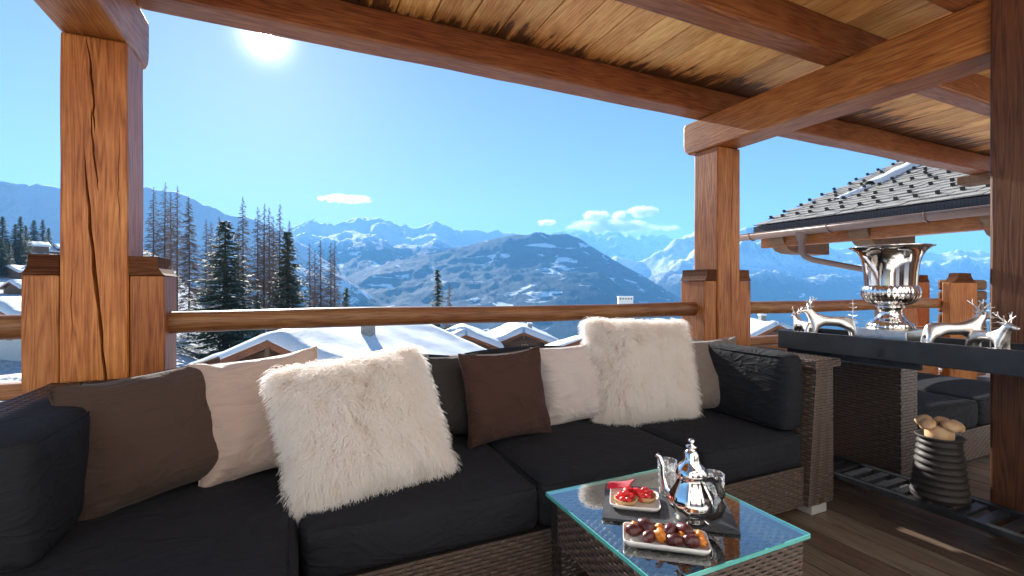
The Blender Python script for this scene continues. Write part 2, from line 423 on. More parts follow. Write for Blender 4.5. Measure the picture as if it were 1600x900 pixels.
def fur_mat():
    m, nt, bs = new_mat('long white sheepskin'); nt.nodes.remove(bs)
    out = nt.nodes['Material Output']
    d = N(nt, 'ShaderNodeBsdfDiffuse'); t = N(nt, 'ShaderNodeBsdfTranslucent')
    oi = N(nt, 'ShaderNodeHairInfo')
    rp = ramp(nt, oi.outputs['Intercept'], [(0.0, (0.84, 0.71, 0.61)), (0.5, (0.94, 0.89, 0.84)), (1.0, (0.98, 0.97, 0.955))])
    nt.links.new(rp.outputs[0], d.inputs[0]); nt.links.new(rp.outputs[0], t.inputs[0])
    mx = N(nt, 'ShaderNodeMixShader'); mx.inputs[0].default_value = 0.5
    nt.links.new(d.outputs[0], mx.inputs[1]); nt.links.new(t.outputs[0], mx.inputs[2])
    nt.links.new(mx.outputs[0], out.inputs['Surface'])
    return m
M['fur'] = fur_mat()
M['hide'] = cloth('sheepskin hide', (0.80, 0.70, 0.63), 0.08)

def mountain_mat(name, tree_lo, tree_hi, clear=0.5, forest=(0.007, 0.022, 0.028), scale=0.0012, rock=0.0, streak=1.0, seed=0.0, near=0.0):
    """forest below a wandering tree line, snow above and in clearings"""
    m, nt, bs = new_mat(name)
    geo = N(nt, 'ShaderNodeNewGeometry'); sx = N(nt, 'ShaderNodeSeparateXYZ'); nt.links.new(geo.outputs['Position'], sx.inputs[0])
    mp = N(nt, 'ShaderNodeMapping'); mp.inputs['Location'].default_value = (seed * 1000, seed * 777, 0)
    nt.links.new(geo.outputs['Position'], mp.inputs['Vector'])
    n1 = N(nt, 'ShaderNodeTexNoise', Scale=scale, Detail=8.0, Roughness=0.62); nt.links.new(mp.outputs[0], n1.inputs['Vector'])
    n2 = N(nt, 'ShaderNodeTexNoise', Scale=scale * 9, Detail=6.0, Roughness=0.7); nt.links.new(mp.outputs[0], n2.inputs['Vector'])
    n3 = N(nt, 'ShaderNodeTexNoise', Scale=scale * 40, Detail=4.0, Roughness=0.7); nt.links.new(mp.outputs[0], n3.inputs['Vector'])
    h = math_(nt, 'ADD', sx.outputs['Z'], math_(nt, 'MULTIPLY', math_(nt, 'SUBTRACT', n2.outputs['Fac'], 0.5), 0.9 * (tree_hi - tree_lo) + 300))
    line = maprange(nt, h, tree_lo, tree_hi, 1.0, 0.0)
    # clearings: band-like patches
    ms = N(nt, 'ShaderNodeMapping'); ms.inputs['Scale'].default_value = (1, 1, 3.2); ms.inputs['Location'].default_value = (seed * 330 + 91, seed * 120, 0)
    nt.links.new(geo.outputs['Position'], ms.inputs['Vector'])
    n4 = N(nt, 'ShaderNodeTexNoise', Scale=scale * 1.5, Detail=7.0, Roughness=0.6, Distortion=0.8); nt.links.new(ms.outputs[0], n4.inputs['Vector'])
    cl = maprange(nt, n4.outputs['Fac'], clear, clear + 0.035, 0.0, 1.0)
    fo = math_(nt, 'MULTIPLY', line, math_(nt, 'SUBTRACT', 1.0, cl), clamp=True)
    fine = maprange(nt, n3.outputs['Fac'], 0.30, 0.44, 1.0, 1.0)
    fo = math_(nt, 'MULTIPLY', fo, fine)
    if near:
        ln_ = N(nt, 'ShaderNodeVectorMath', operation='LENGTH'); nt.links.new(geo.outputs['Position'], ln_.inputs[0])
        fo = math_(nt, 'MULTIPLY', fo, maprange(nt, ln_.outputs['Value'], near, near * 1.6, 0.0, 1.0))
    snow_c = (0.86, 0.88, 0.92)
    col = snow_c
    sn = N(nt, 'ShaderNodeSeparateXYZ'); nt.links.new(geo.outputs['Normal'], sn.inputs[0])
    rk = maprange(nt, math_(nt, 'ADD', sn.outputs['Z'], math_(nt, 'MULTIPLY', math_(nt, 'SUBTRACT', n3.outputs['Fac'], 0.5), 0.5)), 0.52, 0.72, rock, 0.0)
    c1 = mixc(nt, rk, snow_c, (0.16, 0.15, 0.15))
    c2 = mixc(nt, fo, c1, forest)
    nt.links.new(c2, bs.inputs['Base Color']); bs.inputs['Roughness'].default_value = 0.85; bs.inputs['Specular IOR Level'].default_value = 0.1
    bump(nt, bs, n3.outputs['Fac'], 1.0, 14.0)
    return m

# ------------------------------------------------------------------ the setting: terrain and mountains
def smooth(a, b, x):
    t = np.clip((x - a) / (b - a), 0, 1); return t * t * (3 - 2 * t)

def ground_h(x, y):
    r = np.hypot(x, y)
    az = np.degrees(np.arctan2(x, y))                     # from +Y to +X
    left = 1 - smooth(-14, 2, az) 
    zl = np.interp(r, [0, 14, 30, 90, 130, 248, 350, 438, 600, 900, 1600, 2600, 9000], [-2.4, -2.4, -7, -7, -6, -3, 7, 17, 36, 50, 60, 60, 60])  # level near the terrace raised so sunlit snow bounces up to the ceiling
    zr = np.interp(r, [0, 14, 24, 60, 100, 160, 400, 1200, 2500, 9000], [-2.4, -2.4, -8, -11, -18, -40, -140, -430, -640, -660])
    z = zl * left + zr * (1 - left)
    z = z + fbm(x / 60, y / 60, o=4) * np.clip((r - 30) / 100, 0, 1) * 2.2 + fbm(x / 500, y / 500, o=4) * np.clip((r - 200) / 800, 0, 1) * 25
    return z
def build_ground():
    nr, na = 190, 260
    rr = 3.9 * (11000 / 3.9) ** (np.linspace(0, 1, nr)); aa = np.radians(np.linspace(-75, 115, na))
    Rg, Ag = np.meshgrid(rr, aa, indexing='ij')
    x = Rg * np.sin(Ag); y = Rg * np.cos(Ag); z = ground_h(x, y)
    return grid_obj('ground', x, y, z, M['ground'])
def grid_obj(name, x, y, z, mat):
    nr, na = x.shape
    me = bpy.data.meshes.new(name)
    co = np.stack([x, y, z], -1).reshape(-1, 3).astype(np.float32)
    i = np.arange(nr * na).reshape(nr, na)
    q = np.stack([i[:-1, :-1], i[:-1, 1:], i[1:, 1:], i[1:, :-1]], -1).reshape(-1, 4)[:, ::-1]
    me.vertices.add(len(co)); me.vertices.foreach_set('co', co.ravel())
    me.loops.add(q.size); me.loops.foreach_set('vertex_index', q.ravel().astype(np.int32))
    me.polygons.add(len(q)); me.polygons.foreach_set('loop_start', (np.arange(len(q)) * 4).astype(np.int32))
    me.polygons.foreach_set('use_smooth', np.ones(len(q), bool))
    me.update(calc_edges=True); me.validate()
    me.materials.append(mat)
    return struct(link(name, me))
M['ground'] = mountain_mat('snowy ground', 150, 400, clear=0.50, scale=0.004, seed=3, near=380)
build_ground()

def range_mesh(name, pts, mat, foot_d, foot_z, nu=420, nv=150, rough=0.16, nscale=1.0, seed=0.0, back=0.35, prof=1.15, jag=0.012):
    """pts: (photo x, photo y, km) of the crest; the slope runs down to foot_d km, the back falls away behind"""
    px = np.array([p[0] for p in pts], float); py = np.array([p[1] for p in pts], float); dd = np.array([p[2] for p in pts], float) * 1000
    u = np.linspace(px[0], px[-1], nu)
    ry = np.interp(u, px, py); rd = np.interp(u, px, dd)
    tx = (u - 800) / F
    dirx = FWD.x + RGT.x * tx; diry = FWD.y + RGT.y * tx
    crest_z = (450 - ry) / F * rd + CAMZ
    v = np.linspace(0, 1 + back, nv)
    U, V = np.meshgrid(np.arange(nu), v, indexing='ij')
    fd = foot_d * 1000
    D = fd + (rd[U] - fd) * V
    X = dirx[U] * D; Y = diry[U] * D
    kern = np.exp(-np.linspace(-2.5, 2.5, 81) ** 2); kern /= kern.sum()
    soft = np.convolve(np.pad(crest_z, 40, mode='edge'), kern, mode='valid')
    wgt = np.clip((np.clip(V, 0, 1) - 0.35) / 0.65, 0, 1) ** 3
    h = soft[U] * (1 - wgt) + crest_z[U] * wgt - foot_z
    vv = np.clip(V, 0, 1) ** prof
    base = np.where(V <= 1, foot_z + h * vv, foot_z + h * (1 - (V - 1) * 0.9))
    s = nscale / 1000.0
    rg = ridged(X * s * 0.55 + seed, Y * s * 0.55 - seed, o=6) - 0.95
    fb = fbm(X * s * 2.2 + seed, Y * s * 2.2, o=5)
    env = np.clip(V, 0, 1) * (1 - np.clip(V, 0, 1) ** 6) * 1.3 + 0.0
    Z = base + h * rough * (rg * 1.0 + fb * 0.25) * np.where(V <= 1, env, 0.4 * (V - 1))
    # fine raggedness right at the crest
    Z = Z + h * jag * fbm(X * s * 6, Y * s * 6 + seed, o=4) * np.exp(-((V - 1) / 0.05) ** 2)
    return grid_obj(name, X, Y, Z, mat)

M['m_left'] = mountain_mat('left mountain', -150, 330, clear=0.53, scale=0.0022, rock=0.3, seed=1)
M['m_peaks'] = mountain_mat('snow peaks', 640, 960, clear=0.60, scale=0.0010, rock=0.25, seed=2)
M['m_forest'] = mountain_mat('forest mountain', 1100, 1700, clear=0.60, scale=0.0013, seed=5, rock=0.1)
M['m_far'] = mountain_mat('far range', -900, -600, clear=0.5, scale=0.0008, rock=0.7, seed=7)
M['m_right'] = mountain_mat('right massif', 60, 520, clear=0.60, scale=0.0009, rock=0.75, seed=9)

range_mesh('mountain_left', [(-420, 225, 3.6), (-200, 255, 3.6), (0, 283, 3.6), (30, 288, 3.6), (60, 285, 3.7), (92, 293, 3.7), (160, 288, 3.8), (235, 291, 3.9), (275, 300, 4), (300, 311, 4),
    (330, 320, 4.1), (350, 333, 4.1), (385, 338, 4.2), (430, 356, 4.3), (480, 385, 4.4), (540, 430, 4.4), (600, 480, 4.4), (640, 520, 4.4)],
    M['m_left'], 2.0, -640, rough=0.10, nscale=1.6, seed=4.2, prof=1.25, jag=0.01)
range_mesh('mountain_peaks', [(300, 392, 10), (380, 375, 10), (430, 362, 10.5), (460, 354, 11), (478, 350, 11), (490, 343, 11), (498, 349, 11), (508, 345, 11), (520, 352, 11), (540, 345, 11), (559, 338, 11), (572, 342, 11),
    (592, 337, 11), (606, 344, 11), (625, 354, 11), (634, 351, 11), (643, 355, 11), (660, 353, 11), (680, 345, 11), (695, 350, 11), (710, 361, 11), (724, 358, 11), (745, 362, 11), (770, 361, 11), (800, 363, 11), (850, 376, 11), (930, 400, 11), (1000, 440, 11)],
    M['m_peaks'], 4.6, -640, rough=0.20, nscale=0.9, seed=8.1, prof=1.0, jag=0.02)
range_mesh('mountain_forest', [(520, 440, 6.6), (580, 418, 6.6), (640, 404, 6.7), (690, 393, 6.8), (740, 381, 6.9), (775, 372, 7), (790, 369, 7), (812, 366, 7), (838, 366, 7), (858, 369, 7), (885, 366, 7), (905, 373, 7), (925, 385, 7), (945, 397, 7), (962, 408, 7),
    (985, 420, 6.9), (1005, 431, 6.8), (1030, 446, 6.7), (1065, 466, 6.6), (1110, 492, 6.5), (1160, 520, 6.4)],
    M['m_forest'], 3.0, -640, rough=0.17, nscale=1.3, seed=2.7, prof=0.9, jag=0.006)
range_mesh('mountain_far', [(700, 378, 19), (780, 370, 19), (840, 364, 19), (890, 364, 19), (905, 361, 19), (920, 360, 19), (932, 366, 19), (946, 362, 19), (962, 363, 19), (978, 366, 19), (990, 370, 19), (1012, 367, 19), (1035, 365, 19), (1060, 372, 19), (1100, 380, 19), (1180, 400, 19)],
    M['m_far'], 12.5, -600, rough=0.24, nscale=0.8, seed=5.5, jag=0.03)
range_mesh('mountain_right', [(930, 425, 12), (962, 399, 12), (985, 410, 12), (1003, 416, 12), (1022, 398, 12), (1040, 388, 12), (1055, 376, 12), (1068, 372, 12), (1084, 362, 12), (1096, 360, 12), (1120, 366, 12), (1150, 356, 12), (1166, 355, 12),
    (1190, 366, 12), (1225, 376, 12), (1290, 385, 12), (1340, 392, 12), (1400, 390, 12), (1460, 396, 12), (1500, 391, 12), (1550, 394, 12), (1700, 380, 12), (1900, 390, 12)],
    M['m_right'], 5.0, -650, rough=0.24, nscale=1.0, seed=1.3, prof=1.05, jag=0.03)

# the air
hz = MB(); hz.box(-26000, 30000, -300, 30000, -1100, 2450)
m, nt, bs = new_mat('haze'); nt.nodes.remove(bs)
pv = N(nt, 'ShaderNodeVolumePrincipled'); pv.inputs['Density'].default_value = 7.5e-5
pv.inputs['Color'].default_value = (0.20, 0.55, 1.0, 1); pv.inputs['Anisotropy'].default_value = 0.0
nt.links.new(pv.outputs[0], nt.nodes['Material Output'].inputs['Volume'])
hzo = hz.build('haze', m); hzo['kind'] = 'stuff'

# ------------------------------------------------------------------ clouds (beyond the haze)
def cloud(px, py, w, h, seed, label, dens=1.0):
    D = 42000.0
    c = at(px, py, d=D); W = w / F * D; Hh = h / F * D
    bm = bmesh.new(); bmesh.ops.create_icosphere(bm, subdivisions=3, radius=1.0)
    me = bpy.data.meshes.new('cloud'); bm.to_mesh(me); bm.free()
    o = link('cloud', me); o.location = c; o.scale = (W / 2, 1500, Hh / 2); o.rotation_euler.z = -TH
    m, nt, bs = new_mat('cloud vapour'); nt.nodes.remove(bs)
    tc = N(nt, 'ShaderNodeTexCoord')
    le = N(nt, 'ShaderNodeVectorMath', operation='LENGTH'); nt.links.new(tc.outputs['Object'], le.inputs[0])
    mp = N(nt, 'ShaderNodeMapping'); mp.inputs['Scale'].default_value = (1.7 * max(1, w / h / 3), 1.5, 1.2); mp.inputs['Location'].default_value = (seed, seed * 2, 0)
    nt.links.new(tc.outputs['Object'], mp.inputs['Vector'])
    n = N(nt, 'ShaderNodeTexNoise', Scale=1.0, Detail=6.0, Roughness=0.62); nt.links.new(mp.outputs[0], n.inputs['Vector'])
    v = math_(nt, 'SUBTRACT', n.outputs['Fac'], math_(nt, 'MULTIPLY', le.outputs['Value'], 0.42))
    dn = maprange(nt, v, 0.14, 0.32, 0.0, 0.003 * dens)
    vol = N(nt, 'ShaderNodeVolumePrincipled'); vol.inputs['Color'].default_value = (0.99, 0.99, 1, 1); vol.inputs['Anisotropy'].default_value = 0.55
    nt.links.new(dn, vol.inputs['Density']); nt.links.new(vol.outputs[0], nt.nodes['Material Output'].inputs['Volume'])
    me.materials.append(m)
    tag(o, label, 'cloud', 'small clouds over the mountains')
cloud(541, 311, 92, 13, 1.0, 'thin lone cloud above the jagged snow peaks')
cloud(958, 354, 170, 26, 2.3, 'wide flat white cloud lying along the far ridge')
cloud(930, 337, 46, 17, 3.1, 'puffy cloud just above the left of the wide flat cloud')
cloud(967, 337, 26, 16, 4.4, 'small round cloud between two others above the flat cloud')
cloud(1004, 331, 52, 20, 5.2, 'slanting cloud highest and nearest the right post')
cloud(854, 348, 34, 9, 6.6, 'small faint cloud over the dome of the forest mountain')
cloud(1049, 357, 32, 11, 7.7, 'little cloud beside the right post, low over the peaks', 0.7)

# ------------------------------------------------------------------ trees
def branch_curve(p0, ang, L, rise, droop, k=3):
    d = Vector((math.cos(ang), math.sin(ang), 0)); pts = []
    for i in range(k + 1):
        t = i / k
        pts.append(p0 + d * (L * t) + Vector((0, 0, rise * t * L - droop * t * t * L)))
    return pts
def larch_meshes(seed, dense=1.0, low=0.3):
    rnd = random.Random(seed)
    tr = MB(); H = 1.0 * 28
    bend = [rnd.uniform(-0.25, 0.25) for _ in range(2)]
    def axis(z): t = z / H; return Vector((bend[0] * math.sin(t * 3), bend[1] * math.sin(t * 2.4 + 1), z))
    zs = [0, 4, 9, 14, 19, 23, 26, 28]
    tr.tube([axis(z) for z in zs], [0.20 * (1 - z / H) ** 0.8 + 0.015 for z in zs], 6)
    cr = MB()
    n = int(250 * dense)
    for i in range(n):
        t = low + (1 - low) * (i + rnd.random()) / n
        if t < 0.5 and rnd.random() < 0.3 / dense: continue
        z = t * H; L = (0.12 + 3.3 * (1 - t) ** 0.8) * rnd.uniform(0.5, 1.1)
        a = rnd.uniform(0, 6.283)
        pts = branch_curve(axis(z), a, L, rnd.uniform(-0.15, 0.25), rnd.uniform(0.0, 0.35), 3)
        cr.tube(pts, [0.045, 0.035, 0.025, 0.012], 3, caps=False)
        for j in range(int((4 + 9 * min(1, L / 1.6)) * dense)):
            q = rnd.uniform(0.25, 1.0); k = min(2, int(q * 3)); p = pts[k].lerp(pts[k + 1], q * 3 - k)
            a2 = a + rnd.choice((-1, 1)) * rnd.uniform(0.4, 1.3)
            cr.tube(branch_curve(p, a2, rnd.uniform(0.25, 0.55) * min(1.6, L), rnd.uniform(-0.5, 0.2), rnd.uniform(0.1, 0.6), 2), [0.026, 0.02, 0.012], 3, caps=False)
    return tr.mesh('trunk'), cr.mesh('crown')
def spruce_meshes(seed, H=20.0, width=3.2, gap=0.0):
    rnd = random.Random(seed)
    tr = MB(); tr.tube([(0, 0, 0), (0, 0, H * 0.5), (0, 0, H)], [0.28, 0.16, 0.02], 6)
    cr = MB(); n = 420
    for i in range(n):
        t = 0.06 + 0.94 * ((i + rnd.random()) / n) ** 0.85
        z = t * H; L = width * ((1 - t) ** 0.8 * 0.95 + 0.05) * rnd.uniform(0.6, 1.12)
        if rnd.random() < gap: continue
        a = rnd.uniform(0, 6.283); d = Vector((math.cos(a), math.sin(a), 0)); s = Vector((-d.y, d.x, 0))
        m = max(4, int(L * 5.5))
        for j in range(m):
            q = (j + 0.6) / m
            p = Vector((0, 0, z)) + d * (L * q) + Vector((0, 0, -0.42 * L * q + 0.32 * L * q * q * q))
            for sd in (-1, 1):
                ln = (0.22 + 0.42 * (1 - abs(q - 0.45))) * rnd.uniform(0.7, 1.2) * (0.5 + 0.16 * L)
                dr = (s * sd * rnd.uniform(0.5, 1.0) + d * rnd.uniform(0.3, 0.8) + Vector((0, 0, rnd.uniform(-0.75, -0.05)))).normalized()
                wv = dr.cross(Vector((rnd.uniform(-.4, .4), rnd.uniform(-.4, .4), 1))).normalized() * ln * 0.26
                e = p + dr * ln
                cr.add([p - wv * 0.5, p + wv * 0.5, p + dr * ln * 0.6 + wv, e, p + dr * ln * 0.6 - wv], [(0, 1, 2, 3, 4)])
    return tr.mesh('trunk'), cr.mesh('crown')
larch_var = [larch_meshes(11), larch_meshes(12, 0.85, 0.35), larch_meshes(13, 1.15, 0.25), larch_meshes(14, 1.7, 0.12)]
spruce_var = [spruce_meshes(21), spruce_meshes(22, width=3.6), spruce_meshes(23, width=2.4, gap=0.1)]
for t, c in larch_var: t.materials.append(M['bark']); c.materials.append(M['twig'])
for t, c in spruce_var: t.materials.append(M['bark']); c.materials.append(M['needles'])
def tree(kind, var, px, top, d, label, group, width=1.0, H0=28.0):
    p = at(px, 450, d=d)
    gz = float(ground_h(np.array([p.x]), np.array([p.y]))[0]) - 0.4
    ztop = CAMZ + (450 - top) / F * d
    s = (ztop - gz) / H0
    o = empty(kind, (p.x, p.y, gz), random.uniform(0, 6.28)); o.scale = (s * width, s * width, s)
    t, c = var
    link('trunk', t, o); link('crown', c, o)
    tag(o, label, 'tree', group); return o
ORD = ['first', 'second', 'third', 'fourth', 'fifth', 'sixth', 'seventh', 'eighth', 'ninth', 'tenth', 'eleventh', 'twelfth', 'thirteenth', 'fourteenth', 'fifteenth', 'sixteenth', 'seventeenth', 'eighteenth', 'nineteenth', 'twentieth', 'twenty-first', 'twenty-second', 'twenty-third', 'twenty-fourth']
larches = [(240, 292, 92, 0), (258, 284, 95, 1), (266, 300, 108, 2), (277, 290, 90, 1), (294, 306, 84, 3), (322, 342, 112, 1), (330, 346, 120, 0), (342, 338, 110, 2), (372, 352, 118, 1), (379, 307, 88, 2),
           (403, 323, 95, 0), (413, 318, 92, 1), (420, 324, 104, 2), (427, 338, 112, 0), (438, 319, 90, 2), (452, 345, 96, 3), (484, 380, 100, 1), (492, 392, 108, 0), (501, 375, 98, 1), (517, 380, 96, 0), (523, 377, 101, 1)]
for i, (px, top, d, v) in enumerate(larches):
    tree('larch_tree', larch_var[v], px, top, d, 'tall bare larch, %s in the row counted from the left post' % ORD[i], 'bare larches behind the snowy roof', 1.0)
larch_small = tree('larch_tree', larch_var[0], 702, 440, 120, 'thin bare larch standing right beside the lone spruce', None)
tree('spruce_tree', spruce_var[1], 352, 345, 72, 'big dark green spruce among the bare larches', 'green spruces', 2.0, 20)
tree('spruce_tree', spruce_var[0], 449, 362, 84, 'tall shadowy spruce at the end of the larch clump', 'green spruces', 1.6, 20)
tree('spruce_tree', spruce_var[2], 402, 462, 74, 'young low spruce between the two big spruces', 'green spruces', 1.2, 20)
tree('spruce_tree', spruce_var[1], 541, 449, 80, 'small spruce tip just above the rail past the last larches', 'green spruces', 1.1, 20)
tree('spruce_tree', spruce_var[2], 684, 421, 78, 'lone slim spruce in front of the snowy ski slopes', 'green spruces', 1.5, 20)
for i, (px, top, d) in enumerate([(4, 338, 260), (24, 350, 270), (32, 338, 265), (40, 352, 275), (53, 344, 330), (67, 343, 340), (76, 356, 350), (2, 372, 240), (14, 376, 245)]):
    tree('spruce_tree', spruce_var[i % 3], px, top, d, 'distant spruce on the hillside left of the post, %s from the picture edge' % ORD[[0, 3, 4, 5, 6, 7, 8, 1, 2][i]] if False else
         ['dark spruce at the picture edge above the far chalets', 'spruce low in the far clump left of the post', 'tallest spruce of the far clump left of the post', 'spruce at the right flank of the far clump',
          'spruce behind the far chalet roofs, left of its pair', 'spruce behind the far chalet roofs, right of its pair', 'shortest far spruce nearest the left post', 'front spruce at the picture edge on the hillside', 'front spruce below the far clump on the hillside'][i],
         'far spruces on the left hillside', 1.5, 20)

# ------------------------------------------------------------------ chalets of the village
def chalet(label, apex, heading, half, length, pitch, wall_h, group=None, over=1.0, snow_t=0.45, wood_m='chalet_wood', base='plaster', win=(), name='chalet'):
    """apex: ridge end of the front gable (snow excluded); heading: direction (deg, from +Y to +X) the ridge runs away along"""
    root = empty(name, (apex[0], apex[1], apex[2]), -R(heading))
    rise = half * math.tan(R(pitch)); eo = over
    zt = -0.35                                                           # top of wall under ridge
    w = MB()
    poly = [(-half, -rise + zt), (0, zt), (half, -rise + zt), (half, -rise - wall_h), (-half, -rise - wall_h)]
    w.prism(poly, length, Matrix.Translation((0, over, 0)))
    fixnormals(w.build('wall', M[wood_m], root))
    def slab(m, t0, t1, ext, y0, y1):
        for s in (-1, 1):
            hx = half + ext; hz = hx * math.tan(R(pitch))
            p = [(0, t0), (s * hx, t0 - hz), (s * hx, t1 - hz), (0, t1)]
            m.prism(p, y1 - y0, Matrix.Translation((0, y0, 0)))
    r = MB(); slab(r, -0.34, -0.02, eo, 0, length + 2 * over); ro = fixnormals(r.build('roof', M['chalet_wood'], root))
    # snow blanket: rounded, slumping at the eaves
    nu, nv = 46, 30; vs = []; fs = []
    hx = half + eo + 0.15
    for i in range(nu + 1):
        x = -hx + 2 * hx * i / nu
        for j in range(nv + 1):
            y = -0.15 + (length + 2 * over + 0.3) * j / nv
            e = min((hx - abs(x)) / 0.55, (j / nv) * (length + 2) / 0.5, (1 - j / nv) * (length + 2) / 0.5, 1.0); e = max(e, 0)
            wob = mnoise.noise(Vector((x * 0.35 + apex[0], y * 0.35 + apex[1], 0))) * 0.26 + mnoise.noise(Vector((x * 1.3, y * 1.3 + apex[0], 3))) * 0.07
            z = -math.sqrt(x * x + 0.16) * math.tan(R(pitch)) + 0.12 + (snow_t + wob) * math.sqrt(e)
            vs.append((x, y, z))
    b = len(vs)
    for i in range(nu + 1):
        x = -hx + 2 * hx * i / nu
        for j in range(nv + 1):
            y = -0.15 + (length + 2 * over + 0.3) * j / nv
            vs.append((x, y, -abs(x) * math.tan(R(pitch)) + 0.0))
    w1 = nv + 1
    for i in range(nu):
        for j in range(nv):
            fs.append((i * w1 + j, (i + 1) * w1 + j, (i + 1) * w1 + j + 1, i * w1 + j + 1))
            fs.append((b + i * w1 + j, b + i * w1 + j + 1, b + (i + 1) * w1 + j + 1, b + (i + 1) * w1 + j))
    for i in range(nu):
        for j in (0, nv): fs.append((i * w1 + j, b + i * w1 + j, b + (i + 1) * w1 + j, (i + 1) * w1 + j))
    for j in range(nv):
        for i in (0, nu): fs.append((i * w1 + j, i * w1 + j + 1, b + i * w1 + j + 1, b + i * w1 + j))
    sm = MB(); sm.add(vs, fs, True); fixnormals(sm.build('roof_snow', M['snow'], root))
    # barge boards and ridge beam end
    for s in (-1, 1):
        g = MB(); hx = half + eo; hz = hx * math.tan(R(pitch))
        g.prism([(0, 0.0), (s * hx, -hz), (s * hx, -hz - 0.42), (0, -0.46)], 0.07, Matrix.Translation((0, -0.073, 0)))
        fixnormals(g.build('barge_board', M['wood_x'], root))
    g = MB(); g.box(-0.16, 0.16, -0.15, over + 0.3, -0.95, -0.48, 0.02); g.build('ridge_beam', M['chalet_wood'], root)
    for s in (-1, 1):
        g = MB(); x = s * half * 0.62; z = -abs(x) * math.tan(R(pitch))
        g.box(x - 0.14, x + 0.14, 0.02, over + 0.3, z - 0.86, z - 0.42, 0.02); g.build('purlin_end', M['chalet_wood'], root)
    for (x, z, ww, hh) in win:
        f = MB()
        for q in ((-ww / 2, -ww / 2 + 0.09, -hh / 2, hh / 2), (ww / 2 - 0.09, ww / 2, -hh / 2, hh / 2), (-ww / 2 + 0.09, ww / 2 - 0.09, hh / 2 - 0.09, hh / 2), (-ww / 2 + 0.09, ww / 2 - 0.09, -hh / 2, -hh / 2 + 0.09), (-0.04, 0.04, -hh / 2 + 0.09, hh / 2 - 0.09)):
            f.box(x + q[0], x + q[1], over - 0.10, over + 0.02, z + q[2], z + q[3])
        fo = f.build('window', M['window_frame'], root)
        p = MB(); p.box(x - ww / 2 + 0.085, x + ww / 2 - 0.085, over - 0.03, over + 0.03, z - hh / 2 + 0.085, z + hh / 2 - 0.085)
        p.build('pane', M['window_glass'], fo)
    # planks of the gable, as raised courses
    nplank = int((rise + 1.6) / 0.30)
    if half < 9:
        for k in range(nplank):
            z0 = -rise * 1.0 - 1.6 + k * 0.30
            hw = min(half, (zt - (z0 + 0.28)) / math.tan(R(pitch)) if z0 + 0.28 > -rise + zt else half) - 0.02
            if hw < 0.3: continue
            g = MB(); g.box(-hw, hw, over - 0.035, over + 0.01, z0, z0 + 0.275); g.build('plank', M[wood_m], root)
    if half < 5.6 and half > 4.9 or half > 7.5:
        g = MB(); g.box(half * 0.25, half * 0.25 + 0.7, length * 0.45, length * 0.45 + 0.8, -1.2, 0.75, 0.02); ch_ = g.build('chimney', M['tile'], root)
        g = MB(); g.box(half * 0.25 - 0.08, half * 0.25 + 0.78, length * 0.45 - 0.08, length * 0.45 + 0.88, 0.753, 1.0, 0.09); g.build('snow_cap', M['snow'], ch_)
    tag(root, label, 'chalet', group)
    return root
V = 'village chalets below the terrace'
chalet('nearest chalet with a huge snow blanket and dark gable below the rail', at(420, 531, d=27), 37, 7.6, 15, 21, 4.5, V, over=1.3, snow_t=0.5, win=((-0.75, -2.35, 1.1, 1.0), (1.1, -2.35, 1.1, 1.0)))
chalet('snowy chalet, left gable of the twin pair beyond the sofa back', at(728, 523, d=66), 16, 4.6, 11, 22, 4.5, V, over=0.8, snow_t=0.75, win=((-1.2, -2.9, 1.2, 1.0),))
chalet('snowy chalet, right gable of the twin pair with small lit window', at(818, 519, d=72), 20, 5.4, 13, 22, 4.5, V, over=0.8, snow_t=0.8, win=((0.3, -2.6, 1.0, 1.3), (2.2, -2.9, 1.0, 1.0)))
chalet('broad snow roof behind the white fur pillow by the right post', at(930, 523, d=34), 72, 5.2, 12, 20, 3.5, V, over=1.0, snow_t=0.5)
chalet('small timber framed gable with snow roof right of the right post', at(1216, 507, d=60), 22, 5.0, 13, 26, 4.0, V, over=0.9, snow_t=0.4)
chalet('chalet below the rail at the left picture edge with tan wall', at(-26, 470, d=55), 40, 6.0, 12, 20, 5, V, over=1.0, snow_t=0.5, wood_m='plaster', win=((2.6, -4.2, 1.0, 1.0),))
for i, (px, py, d, hd, hw, lb) in enumerate([(22, 377, 300, 60, 7, 'highest far chalet under the dark spruces on the left hillside'), (50, 384, 330, 40, 10, 'far chalet with a wide snow roof beneath the paired spruces'),
        (46, 397, 300, 50, 10, 'far chalet in the middle of the left hillside, brown gable'), (84, 382, 340, 60, 8, 'far chalet touching the left post on the hillside'),
        (10, 416, 240, 40, 8, 'far chalet at the picture edge below the dark spruces'), (76, 399, 310, 20, 8, 'far chalet just above the left bolster of the post'), (14, 440, 170, 45, 6, 'low far chalet above the tan chalet at the edge')]):
    chalet(lb, at(px, py, d=d), hd, hw, 14, 20, 9, 'far chalets on the left hillside', snow_t=0.8)
# flat-topped hotel peeping over the rail
hp = at(978, 464, d=260)
ho = empty('hotel', (hp.x, hp.y, hp.z), -R(30))
ho.scale = (0.5, 0.5, 0.42)
g = MB(); g.box(-8, 8, 0, 10, -24, 0); g.build('wall', M['plaster'], ho)
g = MB(); g.box(-8.6, 8.6, -0.6, 10.6, 0.003, 0.9, 0.2); g.build('roof_snow', M['snow'], ho)
for k in range(5):
    g = MB(); x = -6 + 3 * k; g.box(x - 0.7, x + 0.7, -0.06, 0.02, -3.4, -1.2); g.build('window', M['window_glass'], ho)
tag(ho, 'pale flat hotel block peeping over the rail', 'hotel')

